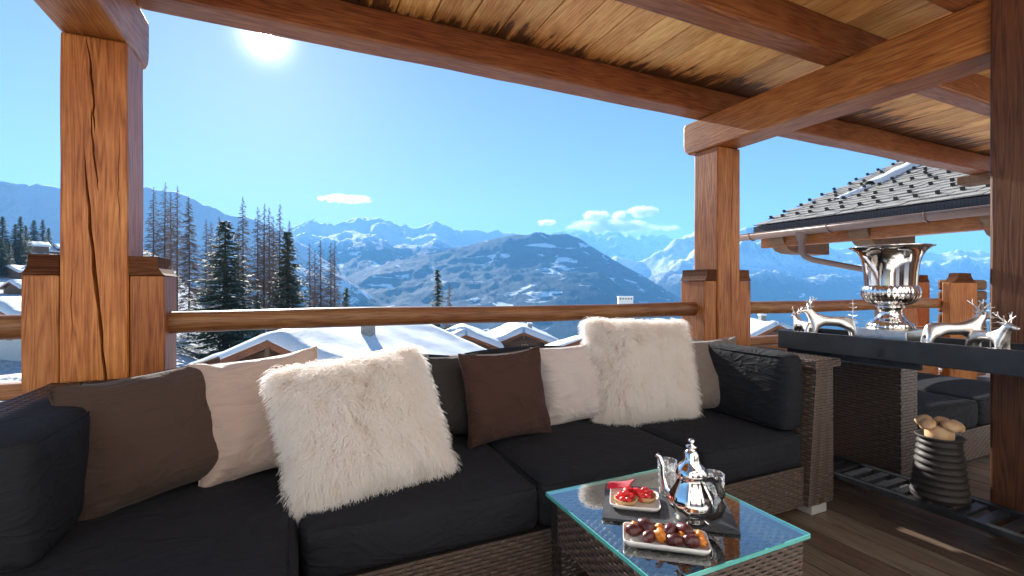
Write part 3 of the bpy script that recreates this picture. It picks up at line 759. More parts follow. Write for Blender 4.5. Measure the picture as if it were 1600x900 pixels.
# ------------------------------------------------------------------ terrace: floor, posts, beams, ceiling
FL = MB(); FL.box(-2.6, 9.2, -3.2, 3.42, -0.30, -0.034); fl = struct(FL.build('floor', M['roofing']))
bw = 0.145
g = MB(); g.box(0, bw - 0.006, 0.42, 3.42, -0.03, 0.0, 0.003); me_board = g.mesh('deck_board'); me_board.materials.append(M['deck'])
for k in range(int(11.6 / bw)):
    o = link('deck_board', me_board, fl); o.location = (-2.55 + k * bw, 0, random.uniform(-0.0015, 0.0005))

# unseen pale paving added behind the viewpoint to bounce sun onto the ceiling
M['bounce_flag'] = simple('pale stone flag', (0.80, 0.77, 0.72), 0.7, noise_amt=0.08, scale=5, bumpd=0.002)
g = MB(); g.box(0, 0.594, 0, 0.594, -0.03, 0.0, 0.004); me_f = g.mesh('bounce_flagstone'); me_f.materials.append(M['bounce_flag'])
for i in range(19):
    for j in range(6):
        o = link('bounce_flagstone', me_f, fl); o.location = (-2.55 + 0.6 * i, 0.415 - 0.6 * (j + 1), random.uniform(-0.001, 0.0))
# facade added out of view to bounce sunlight back under the terrace roof
fc = empty('bounce_facade', (3, -3.2, 0))
g = MB(); g.box(-9, 9, -0.4, 0, -0.3, 6.5); g.build('wall', M['plaster'], fc)
for k, x in enumerate((-6, -2.5, 1.0, 4.5)):
    for z0, z1 in ((0.02, 2.2), (3.3, 4.7)):
        g = MB()
        for q in ((x, x + 0.1, z0, z1), (x + 1.7, x + 1.8, z0, z1), (x + 0.1, x + 1.7, z1 - 0.1, z1), (x + 0.1, x + 1.7, z0, z0 + 0.1), (x + 0.86, x + 0.94, z0 + 0.1, z1 - 0.1)): g.box(q[0], q[1], 0.003, 0.06, q[2], q[3])
        fo = g.build('window', M['wood_z'], fc); g = MB(); g.box(x + 0.1, x + 1.7, 0.004, 0.02, z0 + 0.1, z1 - 0.1); g.build('pane', M['window_glass'], fo)
g = MB(); g.box(-9.5, 9.5, -1.0, 0.9, 6.6, 6.9); g.build('roof', M['chalet_wood'], fc)
tag(fc, 'pale chalet front added out of view to bounce sunlight onto the terrace', 'building')

def timber(name, x0, x1, y0, y1, z0, z1, mat, parent=None, bv=0.012, wob=0.004, axis='z', crack=None):
    """a hewn baulk: bevelled, slightly out of true; crack = list of (offset 0..1 across the front, z0, z1, width) gashes in the -Y face"""
    bm = bmesh.new(); bmesh.ops.create_cube(bm, size=1)
    for v in bm.verts: v.co = Vector(((x0 + x1) / 2 + v.co.x * (x1 - x0), (y0 + y1) / 2 + v.co.y * (y1 - y0), (z0 + z1) / 2 + v.co.z * (z1 - z0)))
    ax = 'xyz'.index(axis); L = (x1 - x0, y1 - y0, z1 - z0)[ax]; lo = (x0, y0, z0)[ax]
    n = max(2, int(L / 0.18))
    no = [Vector((0, 0, 0))] ; nrm = Vector((0, 0, 0)); nrm[ax] = 1
    for i in range(1, n):
        pt = Vector((0, 0, 0)); pt[ax] = lo + L * i / n
        bmesh.ops.bisect_plane(bm, geom=bm.verts[:] + bm.edges[:] + bm.faces[:], plane_co=pt, plane_no=nrm)
    es = [e for e in bm.edges if e.is_manifold and e.calc_face_angle(0) > 1.0]
    bmesh.ops.bevel(bm, geom=es, offset=bv, segments=2, profile=0.5, affect='EDGES')
    for v in bm.verts:
        q = v.co * 2.3; d = Vector((mnoise.noise(q), mnoise.noise(q + Vector((9, 2, 4))), mnoise.noise(q + Vector((3, 8, 1))))) * wob
        d[ax] = 0; v.co += d
    me = bpy.data.meshes.new(name); bm.to_mesh(me); bm.free(); me.materials.append(mat)
    o = link(name, me, parent)
    return o

def gash(parent, x, y, z0, z1, w, seed, depth=0.05, slant=0.0):
    """cutter for a drying crack in a -Y face, removed from the post by boolean"""
    rnd = random.Random(seed); n = 14; vs = []; fs = []
    for i in range(n + 1):
        t = i / n; z = z0 + (z1 - z0) * t
        xx = x + slant * t + 0.004 * math.sin(t * 5 + seed) + rnd.uniform(-0.0025, 0.0025)
        ww = w * max(0.04, math.sin(math.pi * min(1, max(0, t))) ** 0.6) * rnd.uniform(0.75, 1.1)
        vs += [(xx - ww / 2, y - 0.02, z), (xx + ww / 2, y - 0.02, z), (xx + ww * 0.1, y + depth, z), (xx - ww * 0.1, y + depth, z)]
    for i in range(n):
        for k in range(4):
            fs.append((i * 4 + k, i * 4 + (k + 1) % 4, (i + 1) * 4 + (k + 1) % 4, (i + 1) * 4 + k))
    fs += [(3, 2, 1, 0), (n * 4, n * 4 + 1, n * 4 + 2, n * 4 + 3)]
    m = MB(); m.add(vs, fs); me = m.mesh('cut'); o = link('cut', me)
    bm = bmesh.new(); bm.from_mesh(me); bmesh.ops.recalc_face_normals(bm, faces=bm.faces); bm.to_mesh(me); bm.free()
    md = parent.modifiers.new('crack', 'BOOLEAN'); md.object = o; md.operation = 'DIFFERENCE'; md.solver = 'EXACT'
    return o
def bake(o, cutters):
    dg = bpy.context.evaluated_depsgraph_get(); me = bpy.data.meshes.new_from_object(o.evaluated_get(dg))
    o.modifiers.clear(); o.data = me
    for c in cutters: bpy.data.objects.remove(c)

def bolster(parent, x0, x1, y0, y1, z0, z1, side):
    """side block with an ogee top; side=-1 slopes to -x, +1 to +x"""
    cap_h = 0.088
    timber('side_block', x0, x1, y0, y1, z0, z1 - cap_h, M['wood_z'], parent, bv=0.008)
    w = x1 - x0
    prof = [(0, 0)]
    xin = 0.0; pts = [(w + 0.004, 0), (w * 0.93, 0.012), (w * 0.84, 0.035), (w * 0.80, 0.07), (w * 0.80, cap_h)]
    poly = [(0, 0.002)] + [(a, b + 0.002) for a, b in pts] + [(0, cap_h + 0.002)]
    g = MB()
    if side > 0: Mx = Matrix.Translation((x0, y0 - 0.004, z1 - cap_h))
    else: Mx = Matrix.Translation((x1, y0 - 0.004, z1 - cap_h)) @ Matrix.Diagonal((-1, 1, 1, 1))
    g.prism(poly, y1 - y0 + 0.008, Mx)
    fixnormals(g.build('cap', M['cap'], parent))

def big_post(label, x0, x1, z1, cr):
    y0, y1 = 2.684, 2.93
    root = empty('timber_post', ((x0 + x1) / 2, (y0 + y1) / 2, 0))
    bx = root.location
    p = timber('shaft', x0, x1, y0, y1, 0.0, z1, M['wood_z'])
    cs = [gash(p, *a) for a in cr]
    if cs:
        bpy.context.view_layer.update(); bake(p, cs)
    p.parent = root; p.matrix_parent_inverse = Matrix.Translation(-bx)
    for s in (-1, 1):
        n0 = set(C.objects)
        if s < 0: bolster(root, x0 - 0.128, x0 - 0.003, y0 + 0.011, y1 + 0.018, 0.0, 1.295, -1)
        else: bolster(root, x1 + 0.003, x1 + 0.136, y0 + 0.011, y1 + 0.018, 0.0, 1.295, 1)
        for o in set(C.objects) - n0: o.matrix_parent_inverse = Matrix.Translation(-bx)
    tag(root, label, 'post', 'posts holding the terrace roof')
    return root
big_post('thick cracked wooden post at the left with side blocks', -0.948, -0.708, 2.276,
         [(-0.775, 2.684, 0.5, 1.78, 0.020, 1, 0.06, -0.085), (-0.815, 2.684, 1.58, 1.96, 0.011, 2, 0.05, -0.025), (-0.822, 2.684, 1.84, 2.27, 0.013, 5, 0.05, -0.03), (-0.905, 2.684, 0.9, 1.25, 0.005, 8, 0.03, 0.006), (-0.735, 2.684, 1.4, 1.9, 0.005, 9, 0.03, -0.006)])
big_post('thick wooden post at the right end of the long rail', 3.014, 3.265, 2.276,
         [(3.17, 2.684, 0.80, 1.50, 0.013, 3, 0.05, -0.02), (3.16, 2.684, 1.46, 2.25, 0.010, 4, 0.05, 0.02)])
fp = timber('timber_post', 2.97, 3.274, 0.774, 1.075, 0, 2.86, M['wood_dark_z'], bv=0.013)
tag(fp, 'dark reddish post filling the right edge of the picture', 'post')

def crossbeam(x0, x1, label):
    y0, y1, z0, z1 = 0.79, 3.045, 2.279, 2.543
    g = MB()
    poly = [(y0, z0), (y1 - 0.05, z0), (y1 - 0.012, z0 + 0.035), (y1, z0 + 0.08), (y1, z1 - 0.02), (y1 - 0.02, z1), (y0, z1)]
    bm = bmesh.new()
    a = [bm.verts.new((x0, y, z)) for y, z in poly]; b = [bm.verts.new((x1, y, z)) for y, z in poly]
    bm.faces.new(a); bm.faces.new(b[::-1])
    for i in range(len(poly)): bm.faces.new((a[i], b[i], b[(i + 1) % len(poly)], a[(i + 1) % len(poly)]))
    bmesh.ops.recalc_face_normals(bm, faces=bm.faces)
    bmesh.ops.bevel(bm, geom=[e for e in bm.edges if e.calc_face_angle(0) > 0.9], offset=0.012, segments=2, profile=0.5, affect='EDGES')
    for i in range(1, 14):
        bmesh.ops.bisect_plane(bm, geom=bm.verts[:] + bm.edges[:] + bm.faces[:], plane_co=(0, y0 + (y1 - y0) * i / 14, 0), plane_no=(0, 1, 0))
    for v in bm.verts: v.co.x += 0.005 * mnoise.noise(v.co * 1.9); v.co.z += 0.003 * mnoise.noise(v.co * 2.2 + Vector((5, 5, 5)))
    me = bpy.data.meshes.new('crossbeam'); bm.to_mesh(me); bm.free(); me.materials.append(M['wood_y'])
    return tag(link('crossbeam', me), label, 'beam', 'beams resting on the posts')
crossbeam(-0.95, -0.709, 'short end of the beam on top of the left post')
crossbeam(3.01, 3.26, 'long slanting beam running from the right post to the dark post')

PG = 'roof beams under the boards'
def purlin(y0, y1, label):
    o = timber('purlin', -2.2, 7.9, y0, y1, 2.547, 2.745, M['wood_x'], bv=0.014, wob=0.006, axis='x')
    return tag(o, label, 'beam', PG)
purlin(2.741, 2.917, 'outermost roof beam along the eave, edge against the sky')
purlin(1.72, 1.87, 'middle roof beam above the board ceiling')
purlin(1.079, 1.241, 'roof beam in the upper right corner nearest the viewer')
g = MB(); g.box(7.56, 7.88, 2.6, 3.04, 2.45, 2.545, 0.01); tag(g.build('beam_end', M['chalet_wood']), 'pale block under the far right end of the eave beam', 'beam')

CE = MB(); CE.box(-2.2, 7.95, 0.775, 3.27, 2.782, 2.87); ce = struct(CE.build('roof', M['roofing']))
cw = 0.208
g = MB(); g.box(0, cw - 0.007, 0.79, 3.255, 2.748, 2.778, 0.006); me_c = g.mesh('ceiling_board'); me_c.materials.append(M['ceiling'])
for k in range(int(10.1 / cw)):
    o = link('ceiling_board', me_c, ce); o.location = (-2.18 + k * cw, 0, random.uniform(-0.001, 0.0015))

# ------------------------------------------------------------------ balustrade, one thing per bay
def rail_bay(x0, x1, label):
    root = empty('balustrade', (x0, 2.816, 0))
    def part(o): o.parent = root; o.matrix_parent_inverse = Matrix.Translation((-x0, -2.816, 0)); return o
    g = MB(); n = 26; pts = []; rad = []
    for i in range(n + 1):
        x = x0 - 0.05 + (x1 - x0 + 0.1) * i / n
        pts.append((x, 2.816 + 0.004 * math.sin(x * 3.1), 0.980 + 0.004 * math.sin(x * 2.3 + 1))); rad.append(0.055 + 0.0015 * math.sin(x * 5))
    g.tube(pts, rad, 24); part(g.build('handrail', M['rail']))
    part(timber('lower_rail', x0 - 0.002, x1 + 0.002, 2.772, 2.86, 0.657, 0.729, M['rail'], bv=0.015, axis='x'))
    for k in range(4):
        part(timber('parapet_board', x0 - 0.002, x1 + 0.002, 2.80, 2.834, 0.02 + k * 0.158, 0.172 + k * 0.158, M['rail'], bv=0.005, axis='x'))
    return tag(root, label, 'railing', 'rails between the posts')
rail_bay(-2.29, -1.079, 'short stub of wooden rail left of the left post')
rail_bay(-0.569, 2.883, 'long round wooden rail spanning between the two tall posts')
rail_bay(3.404, 6.57, 'round wooden rail running behind the silver urn')
# corner newels at the far end
nr = empty('corner_newel', (6.83, 2.7, 0))
n0 = set(C.objects)
timber('side_block', 6.53, 7.13, 2.675, 2.755, 0, 1.212, M['wood_z'], nr)
g = MB(); g.prism([(-0.264, 0), (-0.21, 0.018), (-0.15, 0.062), (-0.132, 0.105), (0.132, 0.105), (0.15, 0.062), (0.21, 0.018), (0.264, 0)], 0.088, Matrix.Translation((6.83, 2.671, 1.214)))
fixnormals(g.build('cap', M['cap'], nr))
for o in set(C.objects) - n0: o.matrix_parent_inverse = Matrix.Translation((-6.83, -2.7, 0))
tag(nr, 'wide block with an ogee top where the far rail ends', 'post')
nr = empty('corner_newel', (7.0, 3.25, 0))
n0 = set(C.objects); bolster(nr, 6.864, 7.128, 3.124, 3.388, 0, 1.308, 1)
for o in set(C.objects) - n0: o.matrix_parent_inverse = Matrix.Translation((-7.0, -3.25, 0))
tag(nr, 'narrow orange block behind the far rail just right of the urn', 'post')
lw = empty('log_wall', (7.5, 3.0, 0)); n0 = set(C.objects); lw['kind'] = 'thing'
for k in range(9):
    timber('log', 7.18, 8.1, 2.94, 3.08, 0.02 + 0.138 * k, 0.15 + 0.138 * k, M['chalet_wood'], lw, bv=0.03, axis='x')
for o in set(C.objects) - n0: o.matrix_parent_inverse = Matrix.Translation((-7.5, -3.0, 0))
tag(lw, 'stub of stacked log wall beside the dark post', 'wall')

# ------------------------------------------------------------------ wicker
def weave(mb, o, u, v, w, h, cu=0.034, cv=0.0145, amp=0.005):
    o = Vector(o); u = Vector(u).normalized(); v = Vector(v).normalized(); n = u.cross(v)
    nc = max(1, round(w / cu)); nrw = max(1, round(h / cv)); cu = w / nc; cv = h / nrw
    vs = []; fs = []
    for j in range(nrw):
        for i in range(-1, nc):
            if (i + j) % 2: continue
            a0 = max(0.0, (i - 0.12) * cu); a1 = min(w, (i + 2 - 0.88 + 0.0) * cu)
            if a1 - a0 < 0.004: continue
            b0 = (j + 0.06) * cv; b1 = (j + 0.94) * cv
            jit = random.uniform(0.8, 1.15); dz = random.uniform(-0.0006, 0.0006)
            b = len(vs)
            for p in range(4):
                t = p / 3; hu = (0.15, 0.95, 0.95, 0.15)[p]
                for q in range(3):
                    hv = (0.72, 1.0, 0.72)[q]
                    vs.append(o + u * (a0 + (a1 - a0) * t) + v * (b0 + (b1 - b0) * q / 2) + n * (amp * hu * hv * jit + dz))
            for p in range(3):
                for q in range(2):
                    fs.append((b + p * 3 + q, b + (p + 1) * 3 + q, b + (p + 1) * 3 + q + 1, b + p * 3 + q + 1))
        # the strand where it dips under the stakes
        for i in range(-1, nc):
            if not (i + j) % 2: continue
            a0 = max(0, (i + 0.1) * cu); a1 = min(w, (i + 0.9) * cu)
            if a1 - a0 < 0.004: continue
            b = len(vs); b0 = (j + 0.12) * cv; b1 = (j + 0.88) * cv
            for (a, bb) in ((a0, b0), (a1, b0), (a1, b1), (a0, b1)): vs.append(o + u * a + v * bb + n * (amp * 0.16))
            fs.append((b, b + 1, b + 2, b + 3))
    mb.add(vs, fs)
def wicker_box(parent, name, x0, x1, y0, y1, z0, z1, mat='wicker', faces='f', cu=0.034, cv=0.0145, tapin=None):
    """core box with woven skins on the named faces: f(-Y) b(+Y) l(-X) r(+X) t(+Z)"""
    g = MB(); g.box(x0, x1, y0, y1, z0, z1); core = g.build(name, M['wicker_gap'], parent)
    wv = MB(); e = 0.0005
    if 'f' in faces: weave(wv, (x0, y0 - e, z0), (1, 0, 0), (0, 0, 1), x1 - x0, z1 - z0, cu, cv)
    if 'b' in faces: weave(wv, (x1, y1 + e, z0), (-1, 0, 0), (0, 0, 1), x1 - x0, z1 - z0, cu, cv)
    if 'l' in faces: weave(wv, (x0 - e, y1, z0), (0, -1, 0), (0, 0, 1), y1 - y0, z1 - z0, cu, cv)
    if 'r' in faces: weave(wv, (x1 + e, y0, z0), (0, 1, 0), (0, 0, 1), y1 - y0, z1 - z0, cu, cv)
    if 't' in faces: weave(wv, (x0, y0, z1 + e), (1, 0, 0), (0, 1, 0), x1 - x0, y1 - y0, cu, cv)
    s = wv.build('wicker_weave', M[mat], core); s['kind'] = 'stuff'
    return core

def rounded_rect(w, h, r, n=6):
    out = []
    for cx, cy, a0 in ((w / 2 - r, h / 2 - r, 0), (-w / 2 + r, h / 2 - r, 90), (-w / 2 + r, -h / 2 + r, 180), (w / 2 - r, -h / 2 + r, 270)):
        for k in range(n + 1):
            a = R(a0 + 90 * k / n); out.append((cx + r * math.cos(a), cy + r * math.sin(a)))
    return out
def soft_box(name, x0, x1, y0, y1, z0, z1, mat, parent, r=0.035, puff=0.02, seed=0, M_=None):
    """an upholstered cushion: rounded, slightly domed and creased"""
    bm = bmesh.new(); bmesh.ops.create_cube(bm, size=1)
    bmesh.ops.subdivide_edges(bm, edges=bm.edges[:], cuts=15, use_grid_fill=True)
    sx, sy, sz = x1 - x0, y1 - y0, z1 - z0; c = Vector(((x0 + x1) / 2, (y0 + y1) / 2, (z0 + z1) / 2)); hsz = Vector((sx, sy, sz)) / 2
    for v in bm.verts:
        q = Vector((v.co.x * 2, v.co.y * 2, v.co.z * 2))
        # cluster vertices towards the edges so the rounding holds
        q = Vector([math.copysign(1 - (1 - abs(a)) ** 1.5, a) for a in q])
        p = Vector((q.x * hsz.x, q.y * hsz.y, q.z * hsz.z))
        inner = Vector([max(-(h - r), min(h - r, a)) for a, h in zip(p, hsz)])
        d = p - inner
        if d.length > 1e-9: p = inner + d.normalized() * min(r, max(abs(d.x), abs(d.y), abs(d.z)) if True else r)
        k = [1 - abs(a) ** 2.5 for a in q]
        ax = max(range(3), key=lambda i: abs(q[i]) )
        oth = [k[i] for i in range(3) if i != ax]
        p[ax] += math.copysign(puff * oth[0] * oth[1], q[ax])
        s = Vector((p.x + seed * 3.1, p.y - seed, p.z)) 
        p += Vector((mnoise.noise(s * 4), mnoise.noise(s * 4 + Vector((7, 1, 1))), mnoise.noise(s * 4 + Vector((1, 7, 3))))) * 0.006
        v.co = p + c
    me = bpy.data.meshes.new(name); bm.to_mesh(me); bm.free()
    me.polygons.foreach_set('use_smooth', [True] * len(me.polygons)); me.materials.append(M[mat])
    o = link(name, me, parent)
    if M_ is not None: o.matrix_local = M_
    # piped seams round the top and bottom edges
    i_ = r * 0.30
    for zz in (z0 + i_, z1 - i_):
        g = MB(); ring = [(c.x + a * 0.999, c.y + b * 0.999, zz + 0.004 * mnoise.noise(Vector((a * 5, b * 5, seed)))) for a, b in rounded_rect(sx - 2 * i_ + 0.004, sy - 2 * i_ + 0.004, r, 5)]
        full = []
        for q in range(len(ring)):
            a = Vector(ring[q]); b = Vector(ring[(q + 1) % len(ring)]); k_ = max(1, int((b - a).length / 0.04))
            full += [a.lerp(b, t / k_) for t in range(k_)]
        g.tube(full + [full[0]], 0.004, 5, caps=False); g.build('piping', M[mat], o)
    return o

# --- long corner sofa
SF, SB, SEAT, TOPH = 1.53, 2.62, 0.425, 0.745
sofa = empty('corner_sofa')
wicker_box(sofa, 'base_panel', 0.012, 2.31, SF, SF + 0.05, 0.055, 0.255, faces='f')
wicker_box(sofa, 'base_panel', -0.82, 0.0, 0.98, 1.03, 0.055, 0.255, faces='f')
wicker_box(sofa, 'base_panel', -0.05, -0.003, 1.035, SF + 0.045, 0.055, 0.255, faces='r')
g = MB(); g.box(-0.8, 2.3, SF + 0.06, SB - 0.06, 0.15, 0.25); g.build('seat_frame', M['wicker_gap'], sofa)
g = MB(); g.box(-0.8, -0.06, 1.04, SF + 0.055, 0.15, 0.25); g.build('seat_frame', M['wicker_gap'], sofa)
wicker_box(sofa, 'back_panel', -0.95, 2.31, SB - 0.055, SB, 0.055, TOPH, mat='wicker_dark', faces='fbt')
wicker_box(sofa, 'side_panel', -0.95, -0.83, 1.50, SB - 0.06, 0.055, TOPH, mat='wicker', faces='rtfl')
# right arm, thicker towards the floor, with a flat woven top
ax0, ax1 = 2.315, 2.515
arm = MB()
prof = [(ax0, 0.055), (ax1, 0.055), (ax1, 0.745), (ax1 - 0.135, 0.745)]
arm.prism(prof, SB - SF + 0.02, Matrix.Translation((0, SF - 0.02, 0)))
arm_o = fixnormals(arm.build('arm', M['wicker_gap'], sofa))
wv = MB(); 
nrow = 47
for j in range(nrow):                                             # front face, row by row as it narrows
    z = 0.055 + 0.69 * j / nrow; xl = ax0 + (0.065) * (j / nrow)
    tmp = MB(); weave(tmp, (xl, SF - 0.0205, z), (1, 0, 0), (0, 0, 1), ax1 - xl, 0.69 / nrow, 0.034 if j % 2 else 0.036, 0.0145)
    wv.add(tmp.v, tmp.f)
weave(wv, (ax1 + 0.0005, SF - 0.02, 0.055), (0, 1, 0), (0, 0, 1), SB - SF + 0.02, 0.69)
sl = Vector((0.065, 0, 0.69)); weave(wv, (ax0 - 0.0005, SB - 0.1, 0.055), (0, -1, 0), sl, SB - SF - 0.08, sl.length)
s = wv.build('wicker_weave', M['wicker'], arm_o); s['kind'] = 'stuff'
wicker_box(sofa, 'arm_top', ax1 - 0.175, ax1 + 0.03, SF - 0.04, SB - 0.0, 0.748, 0.785, mat='wicker', faces='tflr', cu=0.05, cv=0.012)
seats = [(-0.805, -0.012, 1.00), (0.012, 0.815, SF - 0.005), (0.822, 1.62, SF - 0.005), (1.628, 2.305, SF - 0.005)]
for i, (a, b, y0) in enumerate(seats):
    soft_box('seat_cushion', a, b, y0, SB - 0.09, 0.258, SEAT, 'black_cloth', sofa, r=0.035, puff=0.018, seed=i)
backs = [(-0.62, 0.0), (0.01, 0.80), (0.82, 1.60), (1.63, 2.16)]
for i, (a, b) in enumerate(backs):
    lean = Matrix.Translation((0, SB - 0.07, SEAT)) @ Matrix.Rotation(R(-7), 4, 'X') @ Matrix.Translation((0, -(SB - 0.07), -SEAT))
    soft_box('back_cushion', a, b, SB - 0.235, SB - 0.075, SEAT + 0.012, 0.765, 'black_cloth', sofa, r=0.05, puff=0.03, seed=i + 5, M_=lean)
soft_box('side_cushion', -0.822, -0.605, 1.58, 2.34, SEAT + 0.012, 0.76, 'black_cloth', sofa, r=0.03, puff=0.015, seed=11)
soft_box('side_cushion', 2.185, 2.33, 1.545, 2.36, SEAT + 0.012, 0.812, 'black_cloth', sofa, r=0.03, puff=0.015, seed=12)
for (x, y) in ((0.1, SF + 0.06), (2.42, SF + 0.04), (2.42, SB - 0.1), (0.82, SF + 0.06), (-0.75, 1.08), (-0.1, 1.08), (-0.8, SB - 0.1)):
    g = MB(); g.box(x - 0.06, x + 0.06, y - 0.05, y + 0.07, 0.0005, 0.054, 0.004); g.build('foot', M['foot'], sofa)
tag(sofa, 'long dark wicker corner sofa with black cushions along the railing', 'sofa', 'wicker sofas')

# --- second sofa behind the tray table
s2 = empty('wicker_sofa')
SX = 3.05
wicker_box(s2, 'arm', SX, SX + 0.17, 1.47, 2.45, 0.055, 0.70, mat='wicker', faces='fl', cu=0.040, cv=0.017)
wicker_box(s2, 'base_panel', SX + 0.172, 4.9, 1.50, 1.55, 0.055, 0.25, mat='wicker', faces='f', cu=0.036, cv=0.016)
wicker_box(s2, 'back_panel', SX + 0.172, 4.9, 2.39, 2.45, 0.055, 0.66, mat='wicker', faces='ft', cu=0.036, cv=0.016)
g = MB(); g.box(SX + 0.18, 4.88, 1.56, 2.38, 0.12, 0.245); g.build('seat_frame', M['wicker_gap'], s2)
for i, (a, b) in enumerate(((SX + 0.18, 4.0), (4.01, 4.88))):
    soft_box('seat_cushion', a, b, 1.49, 2.38, 0.253, 0.43, 'black_cloth', s2, seed=20 + i)
for (x, y) in ((SX + 0.09, 1.54), (SX + 0.09, 2.35), (4.8, 1.54), (4.8, 2.35)):
    g = MB(); g.box(x - 0.085, x + 0.085, y - 0.065, y + 0.065, 0.0005, 0.054, 0.004); g.build('foot', M['foot'], s2)
tag(s2, 'second dark wicker sofa half hidden behind the black tray table', 'sofa', 'wicker sofas')

# ------------------------------------------------------------------ pillows
def pillow_pt(u, v, side, w, h, t, seed):
    x = w / 2 * u * (1 - 0.085 * (1 - v * v) * abs(u) ** 2); z = h / 2 * v * (1 - 0.085 * (1 - u * u) * abs(v) ** 2)
    k = max(0.0, (1 - u * u) * (1 - v * v))
    th = t / 2 * k ** 0.42
    # creases running in from the corners and a slack lower half
    a = abs(u) * abs(v)
    cr = 0.02 * a * math.sin(9 * (u - v * 0.8 * (1 if u * v > 0 else -1)) + seed) * (1 if k > 0.001 else 0)
    q = Vector((x * 5 + seed * 2.7, z * 5, side * 3 + seed))
    cr += 0.022 * mnoise.noise(q) * k ** 0.3 + 0.014 * (1 - abs(mnoise.noise(Vector((x * 9 + z * 5 + seed, z * 4 - x * 3, seed))))) ** 3 * k ** 0.35
    th *= (1 - 0.18 * v)
    return Vector((x, side * (th + cr * 0.8), z + h / 2))
def pillow(name, label, px, py, Y, w, h, t, mat, yaw=0, lean=18, roll=0, seed=1, n=34, group='loose pillows on the sofa', dz=0.0, Zb=None):
    """px,py,Y: where the middle of the pillow's bottom edge sits"""
    p = at(px, py, Y=Y) if Zb is None else at(px, py, Y=Y)
    if Zb is not None: p.z = Zb
    vs = []; fs = []
    for side in (-1, 1):
        b = len(vs)
        for i in range(n + 1):
            for j in range(n + 1):
                uu = math.sin((i / n - 0.5) * math.pi); vv = math.sin((j / n - 0.5) * math.pi)
                vs.append(pillow_pt(uu, vv, side, w, h, t, seed))
        for i in range(n):
            for j in range(n):
                f = (b + i * (n + 1) + j, b + (i + 1) * (n + 1) + j, b + (i + 1) * (n + 1) + j + 1, b + i * (n + 1) + j + 1)
                fs.append(f if side < 0 else f[::-1])
    bm = bmesh.new(); bv = [bm.verts.new(v) for v in vs]
    for f in fs: bm.faces.new([bv[i] for i in f])
    bmesh.ops.remove_doubles(bm, verts=bm.verts, dist=0.0008)
    me = bpy.data.meshes.new(name); bm.to_mesh(me); bm.free()
    me.polygons.foreach_set('use_smooth', [True] * len(me.polygons)); me.materials.append(M[mat])
    o = link(name, me); o.location = p
    o.rotation_euler = (Matrix.Rotation(R(yaw), 3, 'Z') @ Matrix.Rotation(R(-lean), 3, 'X') @ Matrix.Rotation(R(roll), 3, 'Y')).to_euler()
    # piped seam round the edge
    if mat not in ('hide',):
        ring = []
        for k in range(80):
            a = k / 80 * 4; e = int(a); f = (a - e) * 2 - 1; f = math.sin(f * math.pi / 2)
            u_, v_ = [(f, -1), (1, f), (-f, 1), (-1, -f)][e]
            ring.append(pillow_pt(u_, v_, 1, w, h, t, seed))
        g = MB(); g.tube(ring + [ring[0]], 0.0035, 5, caps=False); g.build('piping', M[mat], o)
    return tag(o, label, 'pillow', group)

def fur_on(o, w, h, t, seed, count=46000, length=0.088):
    rng = np.random.default_rng(seed); K = 7
    pts = np.zeros((count, K, 3), np.float32); rad = np.zeros((count, K), np.float32)
    inv = o.rotation_euler.to_matrix().inverted(); down = inv @ Vector((0, 0, -1)); down = np.array(down)
    # locks: strands share the direction of the lock they belong to
    nl = 1500
    lock_dir = rng.normal(0, 0.5, (nl, 3))
    lu = rng.uniform(-1, 1, nl); lv = rng.uniform(-1, 1, nl); ls = rng.choice([-1, 1], nl, p=[0.72, 0.28])
    lph = rng.uniform(0, 6.28, nl)
    for i in range(count):
        l = i % nl
        u = max(-0.999, min(0.999, lu[l] + rng.normal(0, 0.05))); v = max(-0.999, min(0.999, lv[l] + rng.normal(0, 0.05)))
        if i % 6 == 0:                                   # rim of the pillow
            if rng.random() < 0.5: u = math.copysign(0.985, u)
            else: v = math.copysign(0.985, v)
        s = ls[l]
        p = pillow_pt(u, v, s, w, h, t, seed)
        nrm = Vector((u ** 3 * 1.2, s * (1.15 - max(u * u, v * v)) + 0.0, v ** 3 * 1.2)); nrm.normalize()
        L = length * rng.uniform(0.6, 1.2)
        d = np.array(nrm) * 0.8 + lock_dir[l] * 0.42 + rng.normal(0, 0.16, 3)
        d /= np.linalg.norm(d)
        c = np.array(p); step = L / (K - 1)
        side = np.cross(d, down); sl_ = np.linalg.norm(side); side = side / sl_ if sl_ > 1e-6 else np.array([1., 0, 0])
        for k in range(K):
            pts[i, k] = c; rad[i, k] = 0.0009 * (1 - 0.65 * k / (K - 1))
            dd = d + down * (0.16 + 0.22 * k) + side * 0.55 * math.sin(lph[l] + k * 1.5)
            c = c + dd / np.linalg.norm(dd) * step
    cu = bpy.data.hair_curves.new('fur'); cu.add_curves([K] * count)
    cu.position_data.foreach_set('vector', pts.ravel())
    a = cu.attributes.get('radius') or cu.attributes.new('radius', 'FLOAT', 'POINT'); a.data.foreach_set('value', rad.ravel())
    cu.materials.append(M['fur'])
    f = link('fur', cu, o); f['kind'] = 'stuff'
    return f

